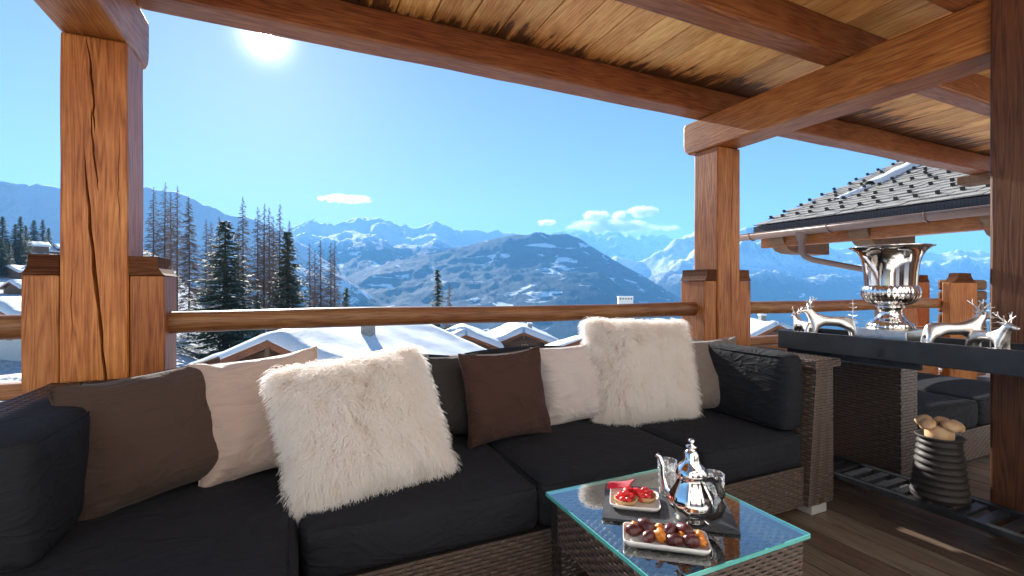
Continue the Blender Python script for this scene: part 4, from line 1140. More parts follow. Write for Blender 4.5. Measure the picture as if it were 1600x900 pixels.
pillow('throw_pillow', 'large dark brown pillow in the left corner of the sofa', 268, 790, 1.95, 0.50, 0.45, 0.19, 'brown_cloth', yaw=24, lean=24, roll=-6, seed=1, Zb=0.44)
pillow('throw_pillow', 'beige satin pillow between the dark brown pillow and white fur', 425, 760, 2.02, 0.47, 0.47, 0.17, 'beige_cloth', yaw=8, lean=22, roll=-5, seed=2, Zb=0.44)
pillow('throw_pillow', 'charcoal pillow mostly hidden behind the big white fur pillow', 690, 690, 2.14, 0.42, 0.40, 0.14, 'grey_cloth', yaw=0, lean=17, roll=2, seed=3, Zb=0.44)
pillow('throw_pillow', 'dark brown square pillow in the middle of the sofa', 800, 690, 1.99, 0.44, 0.42, 0.15, 'plum_cloth', yaw=4, lean=14, roll=-1, seed=4, Zb=0.44)
pillow('throw_pillow', 'pale grey pillow beside the right white fur pillow', 912, 668, 2.10, 0.46, 0.42, 0.15, 'pale_cloth', yaw=-6, lean=16, roll=-4, seed=5, Zb=0.44)
pillow('throw_pillow', 'taupe pillow in the sunny right corner of the sofa', 1112, 655, 1.98, 0.42, 0.42, 0.16, 'taupe_cloth', yaw=-24, lean=14, roll=-3, seed=6, Zb=0.44)
f1 = pillow('fur_pillow', 'big white fur pillow on the left half of the sofa', 592, 768, 1.73, 0.50, 0.47, 0.19, 'hide', yaw=4, lean=32, roll=-7, seed=7, Zb=0.45, group='white fur pillows')
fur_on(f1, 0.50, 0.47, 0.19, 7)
f2 = pillow('fur_pillow', 'white fur pillow on the right half of the sofa, sunlit below', 1012, 664, 2.02, 0.56, 0.52, 0.18, 'hide', yaw=-10, lean=18, roll=2, seed=8, Zb=0.445, group='white fur pillows')
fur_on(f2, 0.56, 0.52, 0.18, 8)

# ------------------------------------------------------------------ coffee table and what stands on it
TX0, TX1, TY0, TY1, TZ = 0.775, 1.325, 0.86, 1.41, 0.45
tb = empty('coffee_table', (1.05, 1.135, 0))
def loc(o, root):
    o.parent = root; o.matrix_parent_inverse = Matrix.Translation(-root.location); return o
def reparent_new(before, root):
    for o in set(C.objects) - before:
        if o.parent is root: o.matrix_parent_inverse = Matrix.Translation(-root.location)
b4 = set(C.objects)
ins = 0.012
zt0, zt1 = 0.30, 0.428
for (x0, x1, y0, y1, fc) in ((TX0 + ins, TX1 - ins, TY0 + ins, TY0 + 0.055, 'f'), (TX0 + ins, TX1 - ins, TY1 - 0.055, TY1 - ins, 'b'),
                             (TX0 + ins, TX0 + 0.055, TY0 + 0.056, TY1 - 0.056, 'l'), (TX1 - 0.055, TX1 - ins, TY0 + 0.056, TY1 - 0.056, 'r')):
    wicker_box(tb, 'apron', x0, x1, y0, y1, zt0, zt1, mat='wicker', faces=fc, cu=0.022, cv=0.0115)
for x in (TX0 + ins + 0.001, TX1 - 0.076):
    for y in (TY0 + ins + 0.001, TY1 - 0.076):
        wicker_box(tb, 'leg', x, x + 0.062, y, y + 0.062, 0.001, zt0 - 0.001, mat='wicker_dark', faces='flrb', cu=0.02, cv=0.0115)
wt = MB(); weave(wt, (TX0 + 0.014, TY0 + 0.014, 0.4285), (1, 0, 0), (0, 1, 0), TX1 - TX0 - 0.028, TY1 - TY0 - 0.028, 0.022, 0.0115, 0.004)
so = wt.build('woven_top', M['wicker_dark'], tb); so['kind'] = 'stuff'
g = MB(); g.box(TX0 + 0.056, TX1 - 0.056, TY0 + 0.056, TY1 - 0.056, 0.40, 0.427); g.build('top_core', M['wicker_gap'], tb)
g = MB(); g.add([(TX0, TY0, TZ), (TX1, TY0, TZ), (TX1, TY1, TZ), (TX0, TY1, TZ)], [(0, 1, 2, 3)]); gt = g.build('glass_top', M['table_glass'], tb)
for (x0, x1, y0, y1) in ((TX0, TX1, TY0 - 0.003, TY0), (TX0, TX1, TY1, TY1 + 0.003), (TX0 - 0.003, TX0, TY0, TY1), (TX1, TX1 + 0.003, TY0, TY1)):
    g = MB(); g.box(x0, x1, y0, y1, TZ - 0.011, TZ + 0.0005); g.build('glass_edge', M['glass_edge'], gt)
reparent_new(b4, tb)
tag(tb, 'low square wicker coffee table with a glass top', 'table')

ux = Vector((0.306, -0.237, 0)).normalized(); uy = Vector((-ux.y, ux.x, 0))
RZ = math.atan2(ux.y, ux.x)
def plate_mesh(w, h, hh, r):
    g = MB(); rings = [(0.86, 0.0), (0.97, hh * 0.55), (1.0, hh), (0.965, hh), (0.92, hh * 0.5), (0.80, hh * 0.28)]
    vs = []; base = rounded_rect(w, h, r); n = len(base)
    for s, z in rings:
        vs += [(x - math.copysign((1 - s) * min(w, h) / 2, x) , y - math.copysign((1 - s) * min(w, h) / 2, y), z) for x, y in base]
    fs = []
    for i in range(len(rings) - 1):
        for k in range(n): fs.append((i * n + k, i * n + (k + 1) % n, (i + 1) * n + (k + 1) % n, (i + 1) * n + k))
    fs.append(tuple(range(n))[::-1]); fs.append(tuple((len(rings) - 1) * n + k for k in range(n)))
    g.add(vs, fs, True); return g
SL = Vector((1.063, 1.15, TZ + 0.0015))
g = MB()
sl_poly = [(x + random.uniform(-0.0015, 0.0015), y + random.uniform(-0.0015, 0.0015)) for x, y in rounded_rect(0.385, 0.25, 0.004, 2)]
g.prism([(x, y) for x, y in sl_poly], 0.008, Matrix(((1, 0, 0, 0), (0, 0, 1, 0), (0, 1, 0, 0), (0, 0, 0, 1))))
so = fixnormals(g.build('slate_board', M['slate'])); so.location = SL; so.rotation_euler.z = RZ
tag(so, 'dark slate serving board on the glass table', 'tray')
TS = TZ + 0.0105
P1 = Vector((0.985, 1.205, TS)); g = plate_mesh(0.155, 0.135, 0.016, 0.02); po = fixnormals(g.build('plate', M['ceramic'])); po.location = P1; po.rotation_euler.z = RZ
tag(po, 'small white square plate holding red fruit tarts on the slate', 'plate', 'white plates')
P2 = Vector((0.918, 0.995, TZ + 0.002)); g = plate_mesh(0.225, 0.108, 0.018, 0.016); po = fixnormals(g.build('plate', M['ceramic'])); po.location = P2; po.rotation_euler.z = RZ
tag(po, 'white oblong plate of dates and apricots at the table front', 'plate', 'white plates')
def rot(px_, py_): return ux * px_ + uy * py_
def blob(name, c, r, mat, label, cat, group, seed, squash=(1, 1, 1), rotz=0, tilt=0, rough=0.08, crease=0.0, parent=None):
    bm = bmesh.new(); bmesh.ops.create_icosphere(bm, subdivisions=3, radius=1)
    for v in bm.verts:
        q = v.co.copy(); k = 1 + rough * mnoise.noise(q * 2.2 + Vector((seed, 0, 0))) + rough * 0.5 * mnoise.noise(q * 6 + Vector((0, seed, 0)))
        if crease: k *= 1 - crease * math.exp(-(q.z / 0.22) ** 2) * (1 if q.x * q.x + q.y * q.y > 0.5 else 0.4)
        v.co = Vector((q.x * squash[0], q.y * squash[1], q.z * squash[2])) * r * k
    me = bpy.data.meshes.new(name); bm.to_mesh(me); bm.free(); me.polygons.foreach_set('use_smooth', [True] * len(me.polygons)); me.materials.append(M[mat])
    o = link(name, me, parent); o.location = c; o.rotation_euler = (tilt, tilt * 0.6, rotz)
    if parent is None: tag(o, label, cat, group)
    return o
fz = TZ + 0.008
fruits = [('date', -0.083, 0.004, 0.019, 'wrinkled date at the left end of the oblong plate'), ('apricot', -0.080, 0.032, 0.016, 'apricot in the far left corner of the oblong plate'),
          ('date', -0.048, 0.027, 0.023, 'plump upright date at the back of the oblong plate'), ('date', -0.042, -0.020, 0.019, 'date at the front left of the oblong plate'),
          ('apricot', -0.012, -0.012, 0.022, 'large folded apricot in the middle of the oblong plate'), ('apricot', -0.012, 0.033, 0.017, 'bright apricot at the back middle of the oblong plate'),
          ('date', 0.016, 0.024, 0.021, 'date behind the middle of the oblong plate'), ('date', 0.020, -0.026, 0.020, 'dark date at the front middle of the oblong plate'),
          ('apricot', 0.042, -0.006, 0.018, 'upright apricot right of the middle of the oblong plate'), ('date', 0.052, 0.026, 0.024, 'big glossy date at the back right of the oblong plate'),
          ('date', 0.066, -0.022, 0.021, 'almost black date at the front right of the oblong plate'), ('apricot', 0.090, 0.012, 0.018, 'orange apricot at the right end of the oblong plate'),
          ('apricot', 0.092, -0.016, 0.016, 'small apricot in the near right corner of the oblong plate'), ('date', 0.012, 0.0, 0.018, 'date heaped on top of the oblong plate')]
for i, (k, a, b, r, lb) in enumerate(fruits):
    up = 0.016 if 'heaped' in lb else 0.0
    c = P2 + rot(a, b) + Vector((0, 0, r * 0.8 + 0.006 + up))
    if k == 'date': blob('date', c, r, 'date', lb, 'date', 'fruit on the oblong plate', i, (1.25, 0.82, 0.85), RZ + i * 1.3, 0.35 * math.sin(i * 2), 0.12)
    else: blob('apricot', c, r, 'apricot', lb, 'apricot', 'fruit on the oblong plate', i, (1, 0.95, 0.72), i * 0.9, 0.9 * math.sin(i), 0.12, 0.25)
# two tarts of red fruit, each a crust with fruit pieces
def tart(c, r, lb, seed):
    root = empty('fruit_tart', c)
    g = MB(); g.lathe([(0.0, 0.0), (r * 0.78, 0.0), (r, 0.016), (r * 0.93, 0.018), (r * 0.75, 0.009), (0.0, 0.009)], 36, flute=lambda i, a: 1 + 0.025 * math.cos(18 * a))
    g.build('crust', M['pastry'], root)
    rn = random.Random(seed)
    for k in range(7):
        a = k * 0.9; rr = r * (0.0 if k == 6 else 0.52)
        blob('fruit_piece', (rr * math.cos(a), rr * math.sin(a), 0.018 + (0.012 if k == 6 else 0)), r * 0.34, 'berry', '', '', '', seed * 10 + k, (1.1, 0.9, 0.75), a, rn.uniform(-0.4, 0.4), 0.1, parent=root)
    tag(root, lb, 'tart', 'red fruit tarts')
tart(P1 + rot(-0.028, -0.022) + Vector((0, 0, 0.006)), 0.037, 'red fruit tart in front on the square plate', 3)
tart(P1 + rot(0.034, 0.016) + Vector((0, 0, 0.006)), 0.036, 'red fruit tart at the back on the square plate', 4)
def wedge(c, r, rz, tilt, lb):
    g = MB(); vs = []; n = 10
    for s in (-1, 1):
        for k in range(n + 1):
            a = math.pi * k / n; vs.append((r * math.cos(a), s * 0.006 * (0.3 + math.sin(a)), r * 1.15 * math.sin(a)))
    m = n + 1; fs = [tuple(range(m))[::-1], tuple(range(m, 2 * m))] + [(k, k + 1, m + k + 1, m + k) for k in range(n)] + [(n, 0, m, m + n)]
    g.add(vs, fs); o = fixnormals(g.build('fruit_slice', M['berry'])); o.location = c; o.rotation_euler = (tilt, 0.2, rz)
    tag(o, lb, 'fruit slice', 'upright red fruit slices')
wedge(P1 + rot(-0.022, 0.022) + Vector((0, 0, 0.014)), 0.023, RZ + 0.3, 0.25, 'upright red fruit slice at the left of the square plate')
wedge(P1 + rot(0.006, 0.004) + Vector((0, 0, 0.016)), 0.026, RZ - 0.9, 0.1, 'taller upright red fruit slice in the middle of the square plate')
g = MB(); vs = []
for i in range(13):
    for j in range(9):
        a = i / 12; b = j / 8
        p = rot(-0.085 + 0.075 * b + 0.02 * a, 0.005 + 0.075 * a * (0.4 + 0.6 * b)) 
        vs.append((p.x, p.y, 0.006 + 0.018 * math.sin(a * 3) * (1 - b) + 0.012 * b))
fs = [(i * 9 + j, (i + 1) * 9 + j, (i + 1) * 9 + j + 1, i * 9 + j + 1) for i in range(12) for j in range(8)]
g.add(vs, fs, True); no = g.build('napkin', M['napkin']); no.location = P1 + rot(-0.005, 0.035) + Vector((0, 0, 0.012))
md = no.modifiers.new('thick', 'SOLIDIFY'); md.thickness = 0.0015
tag(no, 'crimson paper napkin folded behind the fruit tarts', 'napkin')

# teapot
TP = Vector((1.068, 1.048, TS)); tp = empty('teapot', TP, 0)
prof = [(0.0, 0.002), (0.040, 0.0), (0.046, 0.006), (0.043, 0.014), (0.052, 0.026), (0.064, 0.045), (0.066, 0.062), (0.060, 0.082), (0.048, 0.104), (0.041, 0.120), (0.0405, 0.132), (0.047, 0.137), (0.046, 0.141)]
g = MB(); g.lathe(prof, 64, flute=lambda i, a: 1 + (0.018 * math.cos(10 * a) if 4 <= i <= 8 else 0)); g.build('body', M['silver'], tp)
prof = [(0.046, 0.1415), (0.045, 0.148), (0.037, 0.160), (0.026, 0.170), (0.022, 0.182), (0.021, 0.196), (0.014, 0.206), (0.007, 0.211), (0.016, 0.215), (0.016, 0.218), (0.006, 0.222), (0.006, 0.226), (0.010, 0.232), (0.008, 0.238), (0.0, 0.241)]
g = MB(); g.lathe(prof, 48); g.build('lid', M['silver'], tp)
hd = (RGT * 0.70 - FWD * 0.72).normalized()
pts = [hd * 0.040 + UP * 0.128, hd * 0.062 + UP * 0.136, hd * 0.078 + UP * 0.126, hd * 0.090 + UP * 0.100, hd * 0.091 + UP * 0.070, hd * 0.082 + UP * 0.042, hd * 0.060 + UP * 0.024, hd * 0.046 + UP * 0.022]
g = MB(); g.tube(pts, [0.006, 0.008, 0.010, 0.011, 0.011, 0.010, 0.008, 0.006], 12)
g.tube([hd * 0.078 + UP * 0.122, hd * 0.084 + UP * 0.142, hd * 0.082 + UP * 0.150], [0.007, 0.006, 0.002], 8); g.build('handle', M['dark_handle'], tp)
sd = -hd
pts = [sd * 0.058 + UP * 0.055, sd * 0.080 + UP * 0.070, sd * 0.088 + UP * 0.105, sd * 0.090 + UP * 0.135, sd * 0.102 + UP * 0.160, sd * 0.112 + UP * 0.164]
g = MB(); g.tube(pts, [0.017, 0.014, 0.010, 0.008, 0.0065, 0.008], 14); g.build('spout', M['silver'], tp)
for k in range(4):
    a = k * math.pi / 2 + 0.5; g = MB(); g.tube([(0.036 * math.cos(a), 0.036 * math.sin(a), 0.004), (0.05 * math.cos(a), 0.05 * math.sin(a), -0.0005)], [0.005, 0.004], 8); g.build('foot', M['silver'], tp)
tag(tp, 'shiny silver teapot with pointed lid and dark handle', 'teapot')
def tumbler(c, lb, r=0.034, h=0.115):
    root = empty('tumbler', c)
    g = MB(); g.lathe([(0.0, 0.0), (r * 0.80, 0.0), (r * 0.83, 0.004), (r, h), (r * 0.955, h), (r * 0.78, 0.014), (0.0, 0.012)], 36); g.build('bowl', M['drink_glass'], root)
    for k in range(3):
        g = MB(); z = h * (0.35 + 0.2 * k); rr = r * (0.83 + 0.17 * z / h) + 0.0006
        g.tube([(rr * math.cos(a), rr * math.sin(a), z + 0.006 * math.sin(5 * a)) for a in [2 * math.pi * q / 48 for q in range(49)]], 0.0007, 4, caps=False)
        g.build('etched_band', M['ceramic'], root)
    tag(root, lb, 'glass', 'drinking glasses by the teapot')
tumbler(Vector((1.172, 1.062, TS)), 'clear drinking glass right of the teapot handle')
tumbler(Vector((1.128, 1.212, TS)), 'clear drinking glass peeping out behind the teapot', 0.032, 0.112)

# ------------------------------------------------------------------ black tray table with urn
tt = empty('tray_table', (2.78, 1.3, 0)); b4 = set(C.objects)
X0, X1, Y0, Y1 = 2.625, 2.935, 0.55, 1.86
g = MB(); g.box(X0, X1, Y0, Y1, 0.850, 0.868, 0.003); g.build('tray_floor', M['black_metal'], tt)
for q in ((X0 - 0.022, X0 - 0.001, Y0 - 0.02, Y1 + 0.02), (X1 + 0.001, X1 + 0.022, Y0 - 0.02, Y1 + 0.02), (X0, X1, Y0 - 0.022, Y0 - 0.001), (X0, X1, Y1 + 0.001, Y1 + 0.022)):
    g = MB(); g.box(*q, 0.796, 0.902 if True else 0, 0.004); g.build('tray_rim', M['black_metal'], tt)
g = MB(); g.box(X0 + 0.004, X0 + 0.028, 1.19, Y1 - 0.02, 0.765, 0.795, 0.002); g.build('runner', M['black_metal'], tt)
g = MB(); g.box(X1 - 0.028, X1 - 0.004, 1.19, Y1 - 0.02, 0.765, 0.795, 0.002); g.build('runner', M['black_metal'], tt)
for x in (X0 + 0.005, X1 - 0.04):
    for y in (Y0 + 0.05, 1.78):
        g = MB(); g.box(x, x + 0.035, y, y + 0.035, 0.0, 0.764 if y > 1.2 else 0.799, 0.003); g.build('leg', M['black_metal'], tt)
for x in (X0 + 0.006, X1 - 0.039):
    g = MB(); g.box(x, x + 0.033, Y0 + 0.087, 1.778, 0.125, 0.155, 0.003); g.build('shelf_rail', M['black_metal'], tt)
k = 0; y = Y0 + 0.11
while y < 1.72:
    g = MB(); g.box(X0 + 0.041, X1 - 0.041, y, y + 0.042, 0.128, 0.148, 0.003); g.build('shelf_slat', M['black_metal'], tt); y += 0.078
reparent_new(b4, tt)
tag(tt, 'black tray table with a slatted lower shelf right of the sofa', 'table')
TT = 0.8685
# urn
UC = Vector((2.79, 1.39, TT)); un = empty('urn', UC); un.scale = (0.80, 0.80, 0.94)
g = MB(); Mr = Matrix.Rotation(R(6), 4, 'Z'); g.box(-0.135, 0.135, -0.135, 0.135, 0.0, 0.075, 0.008, Mr); g.build('plinth', M['alu'], un)
prof = []; 
pr = [(0.118, 0.0755), (0.128, 0.085), (0.118, 0.105), (0.088, 0.125), (0.066, 0.15), (0.061, 0.175), (0.072, 0.19), (0.078, 0.197), (0.070, 0.203)]
g = MB(); g.lathe(pr, 96, flute=lambda i, a: 1 + (0.022 * math.cos(30 * a) if 0 <= i <= 3 else 0)); g.build('stem', M['silver'], un)
pr = [(0.070, 0.204), (0.105, 0.212), (0.135, 0.230), (0.151, 0.255), (0.154, 0.282), (0.147, 0.303), (0.140, 0.312)]
g = MB(); g.lathe(pr, 144, flute=lambda i, a: 1 + (0.030 * abs(math.cos(17 * a)) - 0.01 if 0 < i < 6 else 0)); g.build('bowl', M['silver'], un)
pr = [(0.137, 0.313), (0.138, 0.340), (0.141, 0.385), (0.148, 0.430), (0.160, 0.470), (0.180, 0.500), (0.205, 0.517), (0.221, 0.522), (0.223, 0.527), (0.216, 0.528), (0.196, 0.517), (0.172, 0.495), (0.152, 0.462), (0.140, 0.42), (0.130, 0.33), (0.0, 0.32)]
g = MB(); g.lathe(pr, 96); g.build('cup', M['silver'], un)
tag(un, 'large polished silver urn with a flared rim on the black tray', 'urn')

# reindeer
def deer_mesh(seed, head_turn=0.0):
    V_ = {}; E = []; names = []
    def vtx(n, co, r): V_[n] = (Vector(co), r); names.append(n)
    vtx('pel', (-0.085, 0, 0.115), 0.030); vtx('mid', (0, 0, 0.108), 0.027); vtx('che', (0.085, 0, 0.120), 0.030); vtx('nek', (0.118, 0, 0.155), 0.019); vtx('pol', (0.138, 0.004, 0.186), 0.016)
    vtx('fac', (0.170, 0.01, 0.178), 0.013); vtx('nos', (0.196, 0.012, 0.170), 0.008)
    for s, y in (('l', 0.022), ('r', -0.022)):
        vtx('hk' + s, (-0.108, y, 0.070), 0.016); vtx('hh' + s, (-0.124, y * 1.1, 0.035), 0.010); vtx('hf' + s, (-0.118, y * 1.15, 0.006), 0.011)
        vtx('fk' + s, (0.096, y, 0.068), 0.014); vtx('fm' + s, (0.104, y * 1.1, 0.034), 0.010); vtx('ff' + s, (0.100, y * 1.15, 0.006), 0.011)
        vtx('ea' + s, (0.124, y * 1.1, 0.200), 0.007); vtx('et' + s, (0.110, y * 1.7, 0.212), 0.003)
        vtx('a1' + s, (0.128, y * 0.9, 0.222), 0.0042); vtx('a2' + s, (0.112, y * 1.8, 0.246), 0.0036); vtx('a3' + s, (0.116, y * 1.9, 0.276), 0.0022)
        vtx('b1' + s, (0.150, y * 1.6, 0.252), 0.0024); vtx('b2' + s, (0.090, y * 2.1, 0.268), 0.0024)
    vtx('tal', (-0.120, 0, 0.135), 0.008)
    ed = [('pel', 'mid'), ('mid', 'che'), ('che', 'nek'), ('nek', 'pol'), ('pol', 'fac'), ('fac', 'nos'), ('pel', 'tal')]
    for s in 'lr':
        ed += [('pel', 'hk' + s), ('hk' + s, 'hh' + s), ('hh' + s, 'hf' + s), ('che', 'fk' + s), ('fk' + s, 'fm' + s), ('fm' + s, 'ff' + s), ('pol', 'ea' + s), ('ea' + s, 'et' + s),
               ('pol', 'a1' + s), ('a1' + s, 'a2' + s), ('a2' + s, 'a3' + s), ('a1' + s, 'b1' + s), ('a2' + s, 'b2' + s)]
    me = bpy.data.meshes.new('deer_skeleton'); idx = {n: i for i, n in enumerate(names)}
    me.from_pydata([V_[n][0] for n in names], [(idx[a], idx[b]) for a, b in ed], [])
    o = link('deer_tmp', me)
    o.modifiers.new('skin', 'SKIN'); sv = me.skin_vertices[0].data
    for n in names:
        kf = 1.3 if n in ('pel', 'mid', 'che', 'nek') else (1.55 if n[0] in 'hf' and len(n) == 3 and n not in ('fac',) else 1.15)
        sv[idx[n]].radius = (V_[n][1] * kf, V_[n][1] * kf)
    sv[0].use_root = True
    sb = o.modifiers.new('sub', 'SUBSURF'); sb.levels = 2; sb.render_levels = 2
    bpy.context.view_layer.update(); dg = bpy.context.evaluated_depsgraph_get()
    out = bpy.data.meshes.new_from_object(o.evaluated_get(dg)); bpy.data.objects.remove(o)
    out.polygons.foreach_set('use_smooth', [True] * len(out.polygons)); out.materials.append(M['alu']); out.name = 'reindeer'
    return out
dm = deer_mesh(1)
def deer(x, y, rz, s, lb):
    o = link('reindeer_figurine', dm); o.location = (x, y, TT + 0.001); o.rotation_euler.z = R(rz); o.scale = (s, s, s)
    tag(o, lb, 'figurine', 'silver reindeer on the black tray')
deer(2.75, 1.12, -38, 0.84, 'silver reindeer right of the urn, head pointing right')
deer(2.75, 1.66, 135, 0.84, 'silver reindeer left of the urn with its antlers facing left')
deer(2.70, 1.79, 60, 0.62, 'smallest silver reindeer at the far left of the tray')
deer(2.715, 0.985, -120, 0.66, 'silver reindeer facing forward beside the dark post')
def wire_tree(x, y, h, lb):
    root = empty('wire_tree', (x, y, TT))
    g = MB(); g.lathe([(0, 0), (0.028, 0), (0.028, 0.004), (0.0, 0.006)], 20); g.build('foot', M['alu'], root)
    g = MB(); g.tube([(0, 0, 0.004), (0, 0, h)], [0.003, 0.0015], 6); g.build('trunk', M['alu'], root)
    for k in range(7):
        z = h * (0.25 + 0.105 * k); L = 0.055 * (1 - k / 8.5)
        for q in range(2):
            a = k * 0.9 + q * 1.57; d = Vector((math.cos(a), math.sin(a), 0)) * L
            g = MB(); g.tube([Vector((0, 0, z)) - d + Vector((0, 0, 0.006)), Vector((0, 0, z)), Vector((0, 0, z)) + d + Vector((0, 0, 0.006))], 0.0014, 5); g.build('branch', M['alu'], root)
    tag(root, lb, 'figurine', 'little silver trees on the tray')
wire_tree(2.88, 1.62, 0.215, 'little silver tree behind the left reindeer on the tray')
wire_tree(2.86, 1.03, 0.215, 'little silver tree beside the dark post on the tray')

# ribbed candle holder on the shelf
VC = Vector((2.80, 1.19, 0.149)); vz = empty('candle_vase', VC); vz.scale = (0.86, 0.86, 0.92)
prof = [(0.0, 0.0), (0.125, 0.0)]
for k in range(9):
    z = 0.006 + k * 0.033; r = 0.128 - 0.0038 * k
    prof += [(r - 0.010, z), (r, z + 0.006), (r + 0.002, z + 0.014), (r - 0.003, z + 0.024), (r - 0.011, z + 0.031)]
prof += [(0.100, 0.307), (0.108, 0.318), (0.104, 0.322), (0.078, 0.316), (0.072, 0.28), (0.0, 0.28)]
g = MB(); g.lathe(prof, 56); g.build('body', M['vase'], vz)
tag(vz, 'dark ribbed ceramic holder standing on the slatted shelf', 'vase')
cn = empty('candle', VC + Vector((0, 0, 0.2815 * 0.92))); cn.scale = (0.86, 0.86, 0.92)
g = MB(); g.lathe([(0.0, 0.0), (0.062, 0.0), (0.064, 0.04), (0.063, 0.085), (0.058, 0.094), (0.0, 0.090)], 48); g.build('wax', M['wax'], cn)
for k in range(5):
    a = 0.35 + k * 2 * math.pi / 5 + (0.2 if k % 2 else -0.1)
    p_ = blob('petal', (0.070 * math.cos(a), 0.070 * math.sin(a), 0.098 + 0.008 * (k % 2)), 0.040, 'wax', '', '', '', 60 + k, (0.95, 1.05, 0.62), a, 0.0, 0.16, parent=cn)
    p_.rotation_euler = (0, R(28), a)
g = MB(); g.tube([(0, 0, 0.09), (0.002, 0, 0.112)], 0.0015, 5); g.build('wick', M['iron'], cn)
tag(cn, 'pale wax candle with flaring petals in the ribbed holder', 'candle')

# ------------------------------------------------------------------ neighbouring roof on the right
NX, NY, NZ = 9.5, 7.45, 2.555                                       # eave corner: x of the eave, far end, height of the tile edge
PT = R(20); cs, sn = math.cos(PT), math.sin(PT)
nb = empty('neighbour_chalet', (NX, NY, 0))
def npart(o, par=None):
    o.parent = par or nb
    if par is None: o.matrix_parent_inverse = Matrix.Translation((-NX, -NY, 0))
    return o
LEN, UPL = 6.6, 8.0
def rp(up, along, off=0.0):        # point on roof plane: metres up-slope, metres from far end towards camera side
    return Vector((NX + up * cs - off * sn, NY - along, NZ + up * sn + off * cs))
g = MB(); vs = [rp(0.0, 0, -0.02), rp(UPL, 0, -0.02), rp(UPL, LEN, -0.02), rp(0, LEN, -0.02), rp(0.0, 0, -0.16), rp(UPL, 0, -0.16), rp(UPL, LEN, -0.16), rp(0.0, LEN, -0.16)]
g.add(vs, [(0, 1, 2, 3), (7, 6, 5, 4), (0, 4, 5, 1), (1, 5, 6, 2), (2, 6, 7, 3), (3, 7, 4, 0)])
roof = npart(fixnormals(g.build('roof', M['fascia'])))
roof.matrix_parent_inverse = Matrix.Translation((-NX, -NY, 0))
ex, tw = 0.265, 0.36
tl = MB(); tl.box(0, ex + 0.09, 0, tw - 0.008, 0, 0.022, 0.004); me_t = [tl.mesh('tile')]
for q in range(3):
    t2 = MB(); t2.box(0, ex + 0.09, 0, tw - 0.006 - 0.012 * q, 0, 0.018 + 0.006 * q, 0.004); me_t.append(t2.mesh('tile'))
for m_ in me_t: m_.materials.append(M['tile'])
rest = MB(); cnt = 0
Rm = Matrix.Rotation(-PT, 4, 'Y')
tiles = []
for i in range(29):
    for j in range(-1, 19):
        y = j * tw + (i % 2) * tw / 2
        if y < -0.1 or y > LEN - tw: continue
        tiles.append((i, j, y))
def tile_vis(t):
    p = rp(t[0] * ex, t[2], 0.02); q = p - CAM; d = q.dot(FWD); X_ = 800 + F * q.dot(RGT) / d; Y_ = 450 - F * q.z / d
    return (X_ < 1560 and Y_ > 225, -d)
tiles.sort(key=lambda t: (not tile_vis(t)[0], -tile_vis(t)[1]))
for k, (i, j, y) in enumerate(tiles):
    p = rp(i * ex - 0.03 + random.uniform(-0.012, 0.012), y + tw, 0.006 + random.uniform(0, 0.004))
    tilt = Matrix.Rotation(R(3.2 + random.uniform(-0.5, 0.6)), 4, 'Y')
    Mt = Matrix.Translation(p) @ Rm @ tilt @ Matrix.Translation((0, 0, 0.012))
    if k < 300:
        o = link('tile', me_t[random.randrange(4)], roof); o.matrix_parent_inverse = Matrix.Identity(4); o.matrix_local = Mt
    else: rest.box(0, ex + 0.09, 0, tw - 0.008, 0, 0.022, 0, Mt)
if rest.v:
    ro = rest.build('tile_field', M['tile'], roof); ro['kind'] = 'stuff'
# snow hooks, staggered
hk = MB(); hk.box(-0.07, 0.07, -0.02, 0.02, 0.0, 0.012); hk.box(-0.075, -0.055, -0.045, 0.045, 0.012, 0.10); hk.tube([(-0.06, 0, 0.09), (0.05, 0, 0.012)], 0.012, 5)
me_h = hk.mesh('snow_guard'); me_h.materials.append(M['iron'])
for i in range(14):
    sp_ = 0.31 if i % 2 == 0 else 0.62
    for j in range(int(LEN / sp_)):
        a = 0.15 + j * sp_ + (0.1 if i % 4 == 2 else 0.0) + random.uniform(-0.02, 0.02); u_ = 0.45 + i * 0.50
        p_ = rp(u_, a); q = p_ - CAM; d_ = q.dot(FWD)
        if a > LEN - 0.2 or d_ < 1 or 800 + F * q.dot(RGT) / d_ > 1600: continue
        o = link('snow_guard', me_h, roof); o.matrix_parent_inverse = Matrix.Identity(4)
        o.matrix_local = Matrix.Translation(rp(u_, a, 0.045)) @ Rm @ Matrix.Scale(0.72, 4)
def snow_strip(u0, u1, a0, a1, w, t, seed):
    g = MB(); n = 26; pts = []; vs = []; fs = []; m_ = 9
    for i in range(n + 1):
        s = i / n; u_ = u0 + (u1 - u0) * s; a = a0 + (a1 - a0) * s
        ww = w * (0.35 + 0.65 * math.sin(math.pi * min(1, s * 1.15 + 0.08)) ** 0.5) * (1 + 0.25 * mnoise.noise(Vector((s * 6, seed, 0))))
        for k in range(m_):
            q = k / (m_ - 1) * 2 - 1; vs.append(rp(u_ - q * ww * 0.25, a + q * ww, 0.03 + t * math.sqrt(max(0, 1 - q * q)) * (0.8 + 0.3 * mnoise.noise(Vector((s * 9, q * 2, seed))))))
    for i in range(n):
        for k in range(m_ - 1): fs.append((i * m_ + k, (i + 1) * m_ + k, (i + 1) * m_ + k + 1, i * m_ + k + 1))
    g.add(vs, fs, True); o = g.build('snow_patch', M['snow'], roof); o.matrix_parent_inverse = Matrix.Identity(4)
snow_strip(2.7, 7.5, 1.05, 0.95, 0.22, 0.16, 1.0)
snow_strip(1.55, 2.6, 0.95, 1.1, 0.12, 0.07, 2.0)
roof.matrix_parent_inverse = Matrix.Translation((-NX, -NY, 0))
